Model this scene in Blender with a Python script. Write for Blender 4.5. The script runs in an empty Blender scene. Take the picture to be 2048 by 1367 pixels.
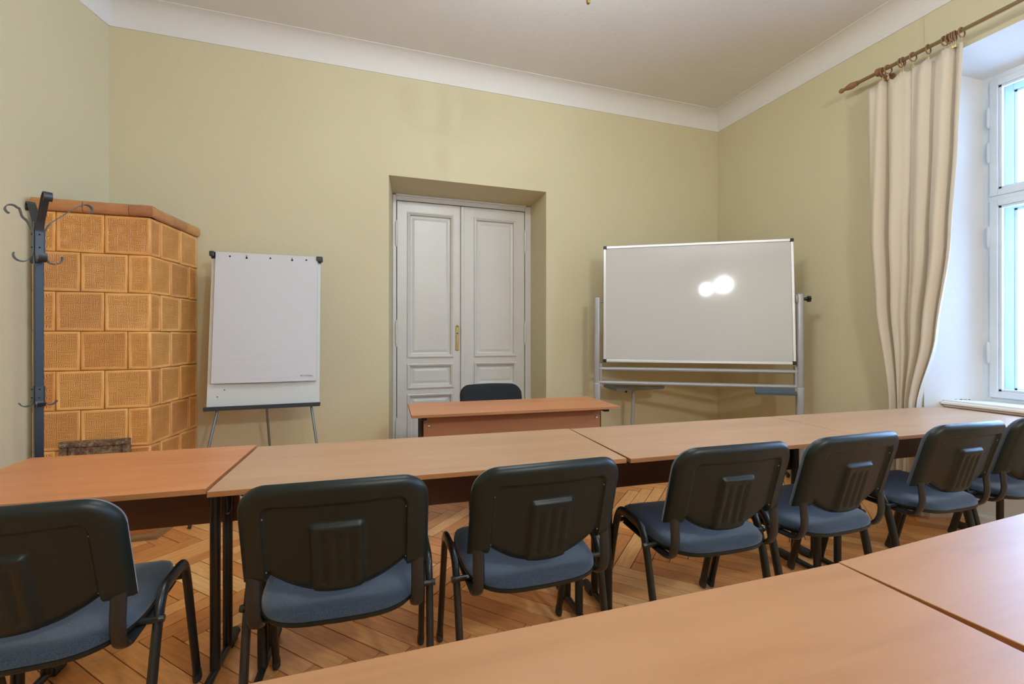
import bpy, bmesh, math, random
from mathutils import Vector, Matrix, noise
random.seed(7)
S = bpy.context.scene
COL = S.collection
R = math.radians
PI = math.pi

# ------------------------------------------------------------------ camera
cam_d = bpy.data.cameras.new('camera')
cam = bpy.data.objects.new('camera', cam_d)
COL.objects.link(cam)
cam.location = (0, 0, 1.216)
cam.rotation_euler = (R(90), 0, R(-18.6))
cam_d.sensor_width = 36
cam_d.lens = 916 / 2048 * 36
cam_d.shift_y = -14.5 / 2048
cam_d.clip_start = 0.02
S.camera = cam

# ------------------------------------------------------------------ world, exposure
S.view_settings.view_transform = 'Standard'
S.view_settings.look = 'None'
S.view_settings.gamma = 1.0
S.view_settings.use_curve_mapping = False
S.view_settings.exposure = 0.06
SKY = 18.0
w = bpy.data.worlds.new('overcast_sky'); S.world = w; w.use_nodes = True
w.node_tree.nodes['Background'].inputs[0].default_value = (0.38, 0.61, 1.0, 1)
w.node_tree.nodes['Background'].inputs[1].default_value = SKY
try:
    S.cycles.max_bounces = 12
    S.cycles.diffuse_bounces = 8
    S.cycles.sample_clamp_indirect = 6
    S.cycles.caustics_reflective = False
    S.cycles.caustics_refractive = False
    S.cycles.use_denoising = True
except Exception:
    pass

# room dimensions
XR, YB, XL, CZ = 3.60, 3.891, -1.632, 3.351      # right wall, back wall, left corner, underside of cove
COVE = 0.15
CEIL = CZ + COVE
YF = -3.4                                         # wall behind the camera
LA = math.tan(R(15.0))                             # the left wall is not square to the back wall
def xleft(y): return XL - (YB - y) * LA
W1 = (0.42, 2.03)                                 # window niches on the right wall (y range)
W2 = (-2.35, -0.75)
LINT = 3.014

def area_portal(y0, y1):
    l = bpy.data.lights.new('window_portal', 'AREA'); l.shape = 'RECTANGLE'
    l.size = 2.2; l.size_y = y1 - y0
    l.cycles.is_portal = True
    o = bpy.data.objects.new('window_portal', l); COL.objects.link(o)
    o.location = (4.16, (y0 + y1) / 2, 1.86); o.rotation_euler = (0, R(90), 0)
area_portal(*W1); area_portal(*W2)

LAMP_W = 12.5
LAMP_C = (0.93, 0.98, 1.0)

# ------------------------------------------------------------------ materials
def mat(name, color=(.5, .5, .5), rough=.5, metal=0.0, spec=.5, coat=0.0):
    m = bpy.data.materials.new(name); m.use_nodes = True
    b = m.node_tree.nodes['Principled BSDF']
    b.inputs['Base Color'].default_value = (*color, 1)
    b.inputs['Roughness'].default_value = rough
    b.inputs['Metallic'].default_value = metal
    b.inputs['Specular IOR Level'].default_value = spec
    b.inputs['Coat Weight'].default_value = coat
    return m
def nt(m): return m.node_tree.nodes, m.node_tree.links, m.node_tree.nodes['Principled BSDF']
def N(m, t, **k):
    n = m.node_tree.nodes.new(t)
    for a, v in k.items():
        if a in n.inputs: n.inputs[a].default_value = v
        else: setattr(n, a, v)
    return n
def ramp(m, fac, stops):
    r = N(m, 'ShaderNodeValToRGB')
    e = r.color_ramp.elements
    e[0].position, e[0].color = stops[0][0], (*stops[0][1], 1)
    e[1].position, e[1].color = stops[-1][0], (*stops[-1][1], 1)
    for p, c in stops[1:-1]:
        x = e.new(p); x.color = (*c, 1)
    m.node_tree.links.new(fac, r.inputs[0]); return r
def coords(m, out='Object', scale=(1, 1, 1), rot=(0, 0, 0)):
    t = N(m, 'ShaderNodeTexCoord'); p = N(m, 'ShaderNodeMapping')
    p.inputs['Scale'].default_value = scale; p.inputs['Rotation'].default_value = rot
    m.node_tree.links.new(t.outputs[out], p.inputs[0]); return p.outputs[0]
def bump(m, h, strength, dist):
    b = N(m, 'ShaderNodeBump'); b.inputs['Strength'].default_value = strength; b.inputs['Distance'].default_value = dist
    m.node_tree.links.new(h, b.inputs['Height'])
    m.node_tree.links.new(b.outputs[0], m.node_tree.nodes['Principled BSDF'].inputs['Normal']); return b
def noise_tex(m, vec, scale, detail=4, rough=.5):
    n = N(m, 'ShaderNodeTexNoise'); n.inputs['Scale'].default_value = scale
    n.inputs['Detail'].default_value = detail; n.inputs['Roughness'].default_value = rough
    m.node_tree.links.new(vec, n.inputs['Vector']); return n.outputs[0]

def plaster(name, a, b_, rough=.75, scale=1.3):
    m = mat(name, a, rough, spec=.25)
    v = coords(m)
    f = noise_tex(m, v, scale, 5, .6)
    r = ramp(m, f, [(.3, b_), (.7, a)])
    m.node_tree.links.new(r.outputs[0], m.node_tree.nodes['Principled BSDF'].inputs['Base Color'])
    h = noise_tex(m, v, 22, 6, .6)
    bump(m, h, .18, .01)
    return m
M = {}
M['wall'] = plaster('yellow_plaster', (.61, .565, .385), (.59, .545, .365))
M['ceil'] = plaster('white_plaster', (.715, .725, .715), (.69, .70, .69))
M['reveal'] = plaster('white_reveal_plaster', (.70, .71, .70), (.67, .68, .67))
M['door'] = plaster('door_paint', (.60, .60, .575), (.575, .575, .55), .33, 2.5)
M['door'].node_tree.nodes['Principled BSDF'].inputs['Specular IOR Level'].default_value = .5
M['gap'] = mat('shadow_gap', (.20, .17, .10), .9)
M['brass'] = mat('old_brass', (.42, .30, .11), .42, .9)
M['black_hole'] = mat('keyhole_black', (.01, .01, .01), .8)

def wood_laminate(name, c1, c2, c3, rough=.32):
    m = mat(name, c1, rough, spec=.55)
    nodes, links, b = nt(m)
    v = coords(m, 'Object', (1.1, 9.0, 9.0))
    d = noise_tex(m, v, 1.6, 6, .62)
    v2 = coords(m, 'Object', (4, 120, 120))
    g = noise_tex(m, v2, 1.2, 4, .6)
    mx = N(m, 'ShaderNodeMath', operation='MULTIPLY_ADD'); mx.inputs[1].default_value = .22
    links.new(g, mx.inputs[0]); links.new(d, mx.inputs[2])
    r = ramp(m, mx.outputs[0], [(.42, c3), (.58, c1), (.80, c2)])
    links.new(r.outputs[0], b.inputs['Base Color'])
    rr = N(m, 'ShaderNodeMapRange'); rr.inputs[3].default_value = rough - .05; rr.inputs[4].default_value = rough + .1
    links.new(g, rr.inputs[0]); links.new(rr.outputs[0], b.inputs['Roughness'])
    return m
M['top'] = wood_laminate('beech_laminate_lit', (.47, .275, .150), (.50, .300, .170), (.43, .245, .128), .36)  # second row: paler copy of the beech, window sheen mixed into the colour
M['top_front_shaded'] = wood_laminate('beech_laminate_shaded', (.385, .182, .074), (.41, .200, .086), (.35, .160, .062), .40)  # same beech for the front row, its lower brightness painted into the colour
M['top_red'] = wood_laminate('cherry_laminate', (.58, .235, .095), (.61, .26, .11), (.53, .205, .08), .36)
M['edge'] = wood_laminate('laminate_edge', (.40, .17, .06), (.46, .20, .075), (.33, .135, .045), .45)
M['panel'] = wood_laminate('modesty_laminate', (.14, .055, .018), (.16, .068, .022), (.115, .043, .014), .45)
M['black_metal'] = mat('black_powder_coat', (.012, .014, .014), .32)
M['black_plastic'] = mat('black_chair_plastic', (.0075, .0125, .0105), .40, spec=.38)
_m = M['black_plastic']; bump(_m, noise_tex(_m, coords(_m), 900, 2), .12, .001)
M['rubber'] = mat('black_rubber', (.03, .03, .032), .6)
def fabric():
    m = mat('dark_blue_grey_fabric', (.05, .06, .075), .95, spec=.2)
    nodes, links, b = nt(m)
    v = coords(m)
    n1 = noise_tex(m, v, 420, 2, .8)
    r = ramp(m, n1, [(.35, (.021, .033, .050)), (.65, (.058, .085, .125))])
    links.new(r.outputs[0], b.inputs['Base Color'])
    b.inputs['Sheen Weight'].default_value = .35
    b.inputs['Sheen Roughness'].default_value = .5
    bump(m, n1, .5, .002)
    return m
M['fabric'] = fabric()
M['chrome'] = mat('chrome', (.75, .75, .75), .2, 1)
M['alu'] = mat('satin_aluminium', (.62, .63, .64), .38, .55)
M['grey_paint'] = mat('grey_lacquered_steel', (.36, .365, .37), .35, .15)
M['grey_dark'] = mat('dark_grey_steel', (.20, .22, .24), .35, .5)
M['tray_blue'] = mat('slate_pen_tray', (.085, .115, .14), .45)
M['tray_olive'] = mat('dark_tray', (.16, .16, .12), .5)
M['whiteboard'] = mat('whiteboard_enamel', (.54, .54, .53), .065, spec=.55)
M['flipboard'] = mat('flipchart_board', (.62, .64, .62), .3)
M['paper'] = mat('flipchart_paper', (.59, .60, .62), .85, spec=.2)
bump(M['paper'], noise_tex(M['paper'], coords(M['paper'], 'Object', (1.2, 1, 6)), 3, 3), .25, .01)
M['ink'] = mat('blue_print', (.20, .24, .40), .8)
M['navy'] = mat('navy_plastic', (.030, .038, .046), .45)
M['iron'] = mat('gunmetal_stand', (.055, .062, .066), .38, .6)
M['iron_pole'] = mat('blue_black_pole', (.024, .030, .037), .34, .2)
M['rod'] = mat('bronze_painted_rod', (.21, .135, .050), .35, .1)
M['ringwood'] = mat('brown_wood_ring', (.26, .125, .06), .4)
M['clip'] = mat('brass_clip', (.62, .5, .22), .4, .5)
M['winpaint'] = plaster('window_paint', (.70, .74, .77), (.62, .67, .70), .35, 4)
M['sillpaint'] = plaster('sill_paint', (.80, .80, .79), (.76, .76, .75), .35, 4)
M['dirt'] = mat('dark_dirt', (.05, .055, .06), .9)
M['grout'] = plaster('stove_clay_joint', (.30, .20, .11), (.22, .14, .07), .9, 8)

def pane_mat():
    m = bpy.data.materials.new('window_glass'); m.use_nodes = True
    n = m.node_tree.nodes; l = m.node_tree.links
    n.remove(n['Principled BSDF'])
    t = n.new('ShaderNodeBsdfTransparent'); t.inputs[0].default_value = (.97, .985, 1, 1)
    g = n.new('ShaderNodeBsdfGlossy'); g.inputs['Roughness'].default_value = .02
    f = n.new('ShaderNodeFresnel')
    ge = n.new('ShaderNodeNewGeometry'); mr = n.new('ShaderNodeMapRange')   # the same glass from either face
    mr.inputs[3].default_value = 1.3; mr.inputs[4].default_value = 1 / 1.3
    l.new(ge.outputs['Backfacing'], mr.inputs[0]); l.new(mr.outputs[0], f.inputs[0])
    x = n.new('ShaderNodeMixShader')
    l.new(f.outputs[0], x.inputs[0]); l.new(t.outputs[0], x.inputs[1]); l.new(g.outputs[0], x.inputs[2])
    l.new(x.outputs[0], n['Material Output'].inputs[0]); return m
M['glass'] = pane_mat()

def curtain_mat():
    m = mat('beige_linen_curtain', (.62, .53, .43), .9, spec=.2)
    nodes, links, b = nt(m)
    v = coords(m, 'Object', (90, 90, 350))
    n1 = noise_tex(m, v, 2.2, 3, .7)
    r = ramp(m, n1, [(.35, (.73, .645, .51)), (.65, (.83, .75, .61))])
    links.new(r.outputs[0], b.inputs['Base Color'])
    bump(m, n1, .2, .002)
    b.inputs['Sheen Weight'].default_value = .2
    out = nodes['Material Output']
    tr = N(m, 'ShaderNodeBsdfTranslucent'); tr.inputs[0].default_value = (.60, .57, .52, 1)
    mx = N(m, 'ShaderNodeMixShader'); mx.inputs[0].default_value = .22
    links.new(b.outputs[0], mx.inputs[1]); links.new(tr.outputs[0], mx.inputs[2]); links.new(mx.outputs[0], out.inputs[0])
    return m
M['curtain'] = curtain_mat()

def tile_mat():
    """glazed stove tile: every cell of the relief carries a UV whose origin is the centre of its nested right angles"""
    m = mat('amber_glazed_tile', (.5, .25, .08), .24, spec=.5)
    nodes, links, b = nt(m)
    oi = N(m, 'ShaderNodeObjectInfo')
    uv = N(m, 'ShaderNodeUVMap'); uv.uv_map = 'relief'
    sx = N(m, 'ShaderNodeSeparateXYZ'); links.new(uv.outputs[0], sx.inputs[0])
    mxx = N(m, 'ShaderNodeMath', operation='MAXIMUM'); links.new(sx.outputs[0], mxx.inputs[0]); links.new(sx.outputs[1], mxx.inputs[1])
    s = N(m, 'ShaderNodeMath', operation='MULTIPLY'); s.inputs[1].default_value = 6.0; links.new(mxx.outputs[0], s.inputs[0])
    fr = N(m, 'ShaderNodeMath', operation='PINGPONG'); fr.inputs[1].default_value = .5; links.new(s.outputs[0], fr.inputs[0])
    g = N(m, 'ShaderNodeMapRange', interpolation_type='SMOOTHSTEP'); g.inputs[1].default_value = .05; g.inputs[2].default_value = .30
    links.new(fr.outputs[0], g.inputs[0])           # 0 in the grooves, 1 on the ridges
    base = ramp(m, oi.outputs['Random'], [(0, (.70, .33, .105)), (.35, (.78, .40, .12)), (.7, (.84, .46, .15)), (1, (.70, .35, .125))])
    v = coords(m)
    cl = noise_tex(m, v, 9, 4, .6)
    mix = N(m, 'ShaderNodeMix', data_type='RGBA', blend_type='MULTIPLY'); mix.inputs[0].default_value = .55
    links.new(base.outputs[0], mix.inputs[6])
    cr = ramp(m, cl, [(.3, (.78, .68, .58)), (.7, (1.12, 1.1, 1.08))]); links.new(cr.outputs[0], mix.inputs[7])
    dk = N(m, 'ShaderNodeMix', data_type='RGBA', blend_type='MULTIPLY')
    inv = N(m, 'ShaderNodeMath', operation='SUBTRACT'); inv.inputs[0].default_value = 1; links.new(g.outputs[0], inv.inputs[1])
    hf = N(m, 'ShaderNodeMath', operation='MULTIPLY'); hf.inputs[1].default_value = .95; links.new(inv.outputs[0], hf.inputs[0])
    links.new(hf.outputs[0], dk.inputs[0]); links.new(mix.outputs[2], dk.inputs[6]); dk.inputs[7].default_value = (.42, .27, .17, 1)
    links.new(dk.outputs[2], b.inputs['Base Color'])
    bump(m, g.outputs[0], .5, .003)
    return m
M['tile'] = tile_mat()
def glaze(name, stops):
    m = mat(name, (.4, .16, .06), .22, spec=.5)
    nodes, links, b = nt(m)
    oi = N(m, 'ShaderNodeObjectInfo')
    base = ramp(m, oi.outputs['Random'], stops)
    cl = noise_tex(m, coords(m), 12, 4, .6)
    mix = N(m, 'ShaderNodeMix', data_type='RGBA', blend_type='MULTIPLY'); mix.inputs[0].default_value = .5
    links.new(base.outputs[0], mix.inputs[6])
    cr = ramp(m, cl, [(.3, (.75, .68, .6)), (.7, (1.1, 1.1, 1.1))]); links.new(cr.outputs[0], mix.inputs[7])
    links.new(mix.outputs[2], b.inputs['Base Color']); return m
M['cornice_tile'] = glaze('brown_cornice_glaze', [(0, (.36, .145, .065)), (.5, (.46, .20, .08)), (1, (.58, .29, .095))])
M['plinth'] = glaze('russet_plinth_glaze', [(0, (.52, .19, .07)), (1, (.58, .22, .085))])
def rust():
    m = mat('rusty_iron', (.2, .12, .08), .8, .2)
    nodes, links, b = nt(m)
    n1 = noise_tex(m, coords(m), 45, 8, .75)
    r = ramp(m, n1, [(.35, (.09, .035, .022)), (.5, (.19, .11, .06)), (.62, (.34, .29, .17))])
    links.new(r.outputs[0], b.inputs['Base Color']); bump(m, n1, .5, .003); return m
M['rust'] = rust()
def parquet():
    m = mat('oak_parquet', (.4, .2, .08), .31, spec=.5)
    nodes, links, b = nt(m)
    at = N(m, 'ShaderNodeVertexColor'); at.layer_name = 'tone'
    sp = N(m, 'ShaderNodeSeparateColor'); links.new(at.outputs[0], sp.inputs[0])
    uv = N(m, 'ShaderNodeUVMap'); uv.uv_map = 'grain'
    mp = N(m, 'ShaderNodeMapping'); mp.inputs['Scale'].default_value = (3.0, 26, 1); links.new(uv.outputs[0], mp.inputs[0])
    gr = noise_tex(m, mp.outputs[0], 2.4, 6, .65)
    base = ramp(m, sp.outputs[0], [(0, (.66, .27, .08)), (.35, (.84, .405, .140)), (.7, (.90, .48, .180)), (1, (.94, .58, .25))])
    gc = ramp(m, gr, [(.32, (.80, .72, .64)), (.60, (1.1, 1.1, 1.1))])
    mix = N(m, 'ShaderNodeMix', data_type='RGBA', blend_type='MULTIPLY'); mix.inputs[0].default_value = .8
    links.new(base.outputs[0], mix.inputs[6]); links.new(gc.outputs[0], mix.inputs[7])
    # worn, greyish patches that run across several planks
    tc = N(m, 'ShaderNodeNewGeometry')
    wn = noise_tex(m, tc.outputs['Position'], 1.7, 7, .7)
    wr = N(m, 'ShaderNodeMapRange'); wr.inputs[1].default_value = .54; wr.inputs[2].default_value = .70
    links.new(wn, wr.inputs[0])
    fn = noise_tex(m, tc.outputs['Position'], 28, 6, .75)
    fm = N(m, 'ShaderNodeMapRange'); fm.inputs[1].default_value = .42; fm.inputs[2].default_value = .62; links.new(fn, fm.inputs[0])
    ml = N(m, 'ShaderNodeMath', operation='MULTIPLY'); links.new(wr.outputs[0], ml.inputs[0]); links.new(fm.outputs[0], ml.inputs[1])
    m2 = N(m, 'ShaderNodeMath', operation='MULTIPLY'); m2.inputs[1].default_value = .65; links.new(ml.outputs[0], m2.inputs[0])
    mx = N(m, 'ShaderNodeMix', data_type='RGBA'); links.new(m2.outputs[0], mx.inputs[0])
    links.new(mix.outputs[2], mx.inputs[6]); mx.inputs[7].default_value = (.38, .31, .20, 1)
    links.new(mx.outputs[2], b.inputs['Base Color'])
    bump(m, gr, .12, .002)
    return m
M['parquet'] = parquet()
M['joint'] = mat('parquet_joint', (.035, .020, .010), .9)

# ------------------------------------------------------------------ mesh helpers
def mesh_obj(name, bm, m, parent=None, smooth=False, angle=None):
    me = bpy.data.meshes.new(name); bm.normal_update(); bm.to_mesh(me); bm.free()
    ms = m if isinstance(m, (list, tuple)) else [m]
    for x in ms: me.materials.append(x)
    if smooth:
        for p in me.polygons: p.use_smooth = True
        if angle is not None:
            try: me.set_sharp_from_angle(angle=R(angle))
            except Exception: pass
    o = bpy.data.objects.new(name, me); COL.objects.link(o)
    if parent: o.parent = parent
    return o
def empty(name, label=None, cat=None, loc=(0, 0, 0), rz=0, group=None):
    o = bpy.data.objects.new(name, None); COL.objects.link(o)
    o.empty_display_size = .1
    o.location = loc; o.rotation_euler = (0, 0, rz)
    if label: o['label'] = label
    if cat: o['category'] = cat
    if group: o['group'] = group
    return o
def tag(o, label, cat, group=None):
    o['label'] = label; o['category'] = cat
    if group: o['group'] = group
    return o
def struct(o): o['kind'] = 'structure'; return o
def box(bm, lo, hi, bev=0, seg=2, mi=0):
    c = [(a + b) / 2 for a, b in zip(lo, hi)]; s = [abs(b - a) for a, b in zip(lo, hi)]
    r = bmesh.ops.create_cube(bm, size=1.0)
    vs = r['verts']
    for v in vs: v.co = Vector((v.co.x * s[0] + c[0], v.co.y * s[1] + c[1], v.co.z * s[2] + c[2]))
    fs = set(f for v in vs for f in v.link_faces)
    for f in fs: f.material_index = mi
    if bev:
        es = list({e for v in vs for e in v.link_edges})
        bmesh.ops.bevel(bm, geom=es, offset=bev, segments=seg, affect='EDGES', profile=.5)
    return vs
def prism(bm, pts, z0, z1, mi=0, axis='z'):
    """extrude a plan polygon; axis 'z': pts (x,y); axis 'x': pts (y,z); axis 'y': pts (x,z)"""
    def P(a, b, c):
        return {'z': (a, b, c), 'x': (c, a, b), 'y': (a, c, b)}[axis]
    lo = [bm.verts.new(P(*p, z0)) for p in pts]; hi = [bm.verts.new(P(*p, z1)) for p in pts]
    n = len(pts); fs = [bm.faces.new(lo[::-1]), bm.faces.new(hi)]
    for i in range(n): fs.append(bm.faces.new((lo[i], lo[(i + 1) % n], hi[(i + 1) % n], hi[i])))
    for f in fs: f.material_index = mi
    bmesh.ops.recalc_face_normals(bm, faces=fs)
    return fs
def smooth_path(pts, r=.05, n=6):
    """round the corners of a polyline"""
    pts = [Vector(p) for p in pts]; out = [pts[0]]
    for i in range(1, len(pts) - 1):
        a, b, c = pts[i - 1], pts[i], pts[i + 1]
        rr = r[i] if isinstance(r, dict) and i in r else (r if not isinstance(r, dict) else .04)
        d1 = min(rr, (a - b).length * .49); d2 = min(rr, (c - b).length * .49)
        p0 = b + (a - b).normalized() * d1; p1 = b + (c - b).normalized() * d2
        for k in range(n + 1):
            t = k / n; out.append(p0 * (1 - t) ** 2 + b * 2 * t * (1 - t) + p1 * t * t)
    out.append(pts[-1]); return out
def tube(bm, pts, ra, rb=None, side=None, seg=10, caps=True, mi=0, taper=None):
    """sweep an ellipse (ra along 'side', rb across) along pts"""
    rb = rb or ra; pts = [Vector(p) for p in pts]; rings = []
    up = Vector(side) if side else None
    prev = None
    for i, p in enumerate(pts):
        t = (pts[min(i + 1, len(pts) - 1)] - pts[max(i - 1, 0)]).normalized()
        if up is not None: s = (up - t * up.dot(t)).normalized()
        elif prev is None:
            a = Vector((0, 0, 1)) if abs(t.z) < .9 else Vector((1, 0, 0)); s = (a - t * a.dot(t)).normalized()
        else: s = (prev - t * prev.dot(t)).normalized()
        prev = s; q = t.cross(s)
        k = taper[i] if taper else 1
        rings.append([bm.verts.new(p + (s * math.cos(2 * PI * j / seg) * ra + q * math.sin(2 * PI * j / seg) * rb) * k) for j in range(seg)])
    fs = []
    for a, b in zip(rings, rings[1:]):
        for j in range(seg): fs.append(bm.faces.new((a[j], a[(j + 1) % seg], b[(j + 1) % seg], b[j])))
    if caps: fs += [bm.faces.new(rings[0][::-1]), bm.faces.new(rings[-1])]
    for f in fs: f.material_index = mi
    bmesh.ops.recalc_face_normals(bm, faces=fs)
    return fs
def strip(bm, pts, width, thick, side, mi=0):
    """sweep a flat bar: width along 'side'"""
    pts = [Vector(p) for p in pts]; s = Vector(side).normalized(); rings = []
    for i, p in enumerate(pts):
        t = (pts[min(i + 1, len(pts) - 1)] - pts[max(i - 1, 0)]).normalized(); q = t.cross(s).normalized()
        rings.append([bm.verts.new(p + s * a * width / 2 + q * b * thick / 2) for a, b in ((-1, -1), (1, -1), (1, 1), (-1, 1))])
    fs = []
    for a, b in zip(rings, rings[1:]):
        for j in range(4): fs.append(bm.faces.new((a[j], a[(j + 1) % 4], b[(j + 1) % 4], b[j])))
    fs += [bm.faces.new(rings[0][::-1]), bm.faces.new(rings[-1])]
    for f in fs: f.material_index = mi
    bmesh.ops.recalc_face_normals(bm, faces=fs)
def lathe(bm, prof, origin=(0, 0, 0), axis='z', seg=20, mi=0):
    """prof: (radius, distance along axis)"""
    o = Vector(origin); rings = []
    for r, h in prof:
        ring = []
        for j in range(seg):
            a = 2 * PI * j / seg; c, s = math.cos(a) * max(r, 1e-5), math.sin(a) * max(r, 1e-5)
            p = {'z': (c, s, h), 'y': (c, h, s), 'x': (h, c, s)}[axis]
            ring.append(bm.verts.new(o + Vector(p)))
        rings.append(ring)
    fs = []
    for a, b in zip(rings, rings[1:]):
        for j in range(seg): fs.append(bm.faces.new((a[j], a[(j + 1) % seg], b[(j + 1) % seg], b[j])))
    fs += [bm.faces.new(rings[0][::-1]), bm.faces.new(rings[-1])]
    for f in fs: f.material_index = mi
    bmesh.ops.recalc_face_normals(bm, faces=fs)
def B(): return bmesh.new()
def copy_tree(o, parent=None):
    c = o.copy(); COL.objects.link(c)
    if parent: c.parent = parent
    for ch in list(o.children): copy_tree(ch, c)
    return c

# ================================================================== STRUCTURE
# ---- back wall with the deep splayed door opening
DX0, DX1, DZ, DY = 0.241, 1.641, 2.528, 4.31
bm = B()
prism(bm, [(XL - .25, YB), (DX0, YB), (DX0 + .068, DY + .06), (XL - .25, DY + .06)], -.05, CEIL + .2)
prism(bm, [(DX1, YB), (XR + .3, YB), (XR + .3, DY + .06), (DX1, DY + .06)], -.05, CEIL + .2)
prism(bm, [(YB, DZ), (DY + .06, DZ - .033), (DY + .06, CEIL + .2), (YB, CEIL + .2)], DX0, DX1, axis='x')
struct(mesh_obj('wall_back', bm, M['wall']))
# ---- left wall
bm = B()
prism(bm, [(xleft(YB), YB), (xleft(YB) - .3, YB), (xleft(YF) - .3, YF - .2), (xleft(YF), YF - .2)], -.05, CEIL + .2)
struct(mesh_obj('wall_left', bm, M['wall']))
# ---- wall behind the camera
bm = B(); box(bm, (xleft(YF) - .3, YF - .5, -.05), (XR + .9, YF, CEIL + .2))
struct(mesh_obj('wall_front', bm, M['wall']))
# ---- right wall: two niches that run down to the floor, splayed jambs, sloping lintel
XO, XN = 4.12, 3.90
bm = B()
def jamb(y, d): return y + d
segs = [(YF, W2[0]), (W2[1], W1[0]), (W1[1], YB)]
for a, b_ in segs:
    la = a if a == YF else a
    pts = [(XR, a), (XR, b_), (XN, b_ - (0 if b_ == YB else -.14)), (XO, b_ + (0 if b_ == YB else .14)),
           (XO, a - (0 if a == YF else .16)), (XN, a - (0 if a == YF else .16))]
    if a == YF: pts = [(XR, a), (XR, b_), (XN, b_ + .14), (XO, b_ + .14), (XO, a)]
    elif b_ == YB: pts = [(XR, a), (XR, b_), (XO, b_), (XO, a - .16), (XN, a - .16)]
    else: pts = [(XR, a), (XR, b_), (XN, b_ + .14), (XO, b_ + .14), (XO, a - .16), (XN, a - .16)]
    prism(bm, pts, -.05, CEIL + .2)
for a, b_ in (W2, W1):
    prism(bm, [(XR, LINT), (XN, LINT - .124), (XO, LINT - .124), (XO, CEIL + .2), (XR, CEIL + .2)], a - .001, b_ + .001, axis='y')
wr = struct(mesh_obj('wall_right', bm, [M['wall'], M['reveal']]))
for p in wr.data.polygons:                       # the reveals are painted white, the wall face yellow
    if p.center.x > XR + .005: p.material_index = 1
bm = B()
for a, b_ in (W2, W1): box(bm, (XN - .06, a + .05, -.03), (XO, b_ - .02, .755))
struct(mesh_obj('wall_right_apron', bm, M['reveal']))

# ---- ceiling and cove
bm = B(); box(bm, (-4.2, YF - .3, CEIL), (XR + .1, YB + .1, CEIL + .2))
struct(mesh_obj('ceiling', bm, M['ceil']))
def cove(name, p0, p1, nrm):
    """quarter round moulding from p0 to p1 along a wall; nrm points into the room"""
    bm = B(); d = (Vector(p1) - Vector(p0)).normalized(); n = Vector(nrm).normalized(); prof = []
    prof.append((0, 0)); prof.append((.006, 0)); 
    for k in range(9):
        a = PI / 2 * k / 8
        prof.append((.006 + COVE * (1 - math.cos(a)), COVE * math.sin(a) * .98))
    prof.append((.006 + COVE, COVE)); prof.append((0, COVE))
    ra = [bm.verts.new(Vector(p0) + n * a + Vector((0, 0, CZ + b))) for a, b in prof]
    rb = [bm.verts.new(Vector(p1) + n * a + Vector((0, 0, CZ + b))) for a, b in prof]
    fs = [bm.faces.new(ra), bm.faces.new(rb[::-1])]
    for i in range(len(prof)): fs.append(bm.faces.new((ra[i], rb[i], rb[(i + 1) % len(prof)], ra[(i + 1) % len(prof)])))
    bmesh.ops.recalc_face_normals(bm, faces=fs)
    return struct(mesh_obj(name, bm, M['ceil'], smooth=True, angle=40))
cove('trim_1', (xleft(YB), YB, 0), (XR, YB, 0), (0, -1, 0))
cove('trim_2', (XR, YB, 0), (XR, YF, 0), (-1, 0, 0))
dl = Vector((-LA, -1, 0)).normalized()
cove('trim_3', (xleft(YB), YB, 0), (xleft(YF), YF, 0), (1, -LA, 0))
# ---- battered skirting
def skirting(name, pts, nrm, h=.055, t=.022):
    bm = B(); p0, p1 = Vector(pts[0]), Vector(pts[1]); n = Vector(nrm).normalized(); L = (p1 - p0).length
    k = max(2, int(L / .05)); rows = []
    for i in range(k + 1):
        p = p0.lerp(p1, i / k); j = noise.noise(p * 14) * .006; jh = noise.noise(p * 9 + Vector((3, 1, 7))) * .012
        rows.append([bm.verts.new(p + n * a + Vector((0, 0, z))) for a, z in ((0, 0), (t + j, 0), (t + j * .5, h * .75 + jh), (t * .5, h + jh), (0, h + jh))])
    fs = []
    for a, b_ in zip(rows, rows[1:]):
        for q in range(5): fs.append(bm.faces.new((a[q], b_[q], b_[(q + 1) % 5], a[(q + 1) % 5])))
    fs += [bm.faces.new(rows[0]), bm.faces.new(rows[-1][::-1])]
    bmesh.ops.recalc_face_normals(bm, faces=fs)
    return struct(mesh_obj(name, bm, M['reveal']))
skirting('baseboard_right', ((XR, YB, 0), (XR, W1[1] + .002, 0)), (-1, 0, 0))
skirting('baseboard_back', ((-.95, YB, 0), (DX0, YB, 0)), (0, -1, 0))
skirting('baseboard_back_end', ((DX1, YB, 0), (XR, YB, 0)), (0, -1, 0))
skirting('baseboard_window', ((XR + .01, W1[1] - .006, 0), (XN - .06, W1[1] - .08, 0)), (-.05, -.3, 0))
skirting('baseboard_apron', ((XN - .06, W1[1] - .09, 0), (XN - .06, W1[0] + .1, 0)), (-1, 0, 0))

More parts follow.
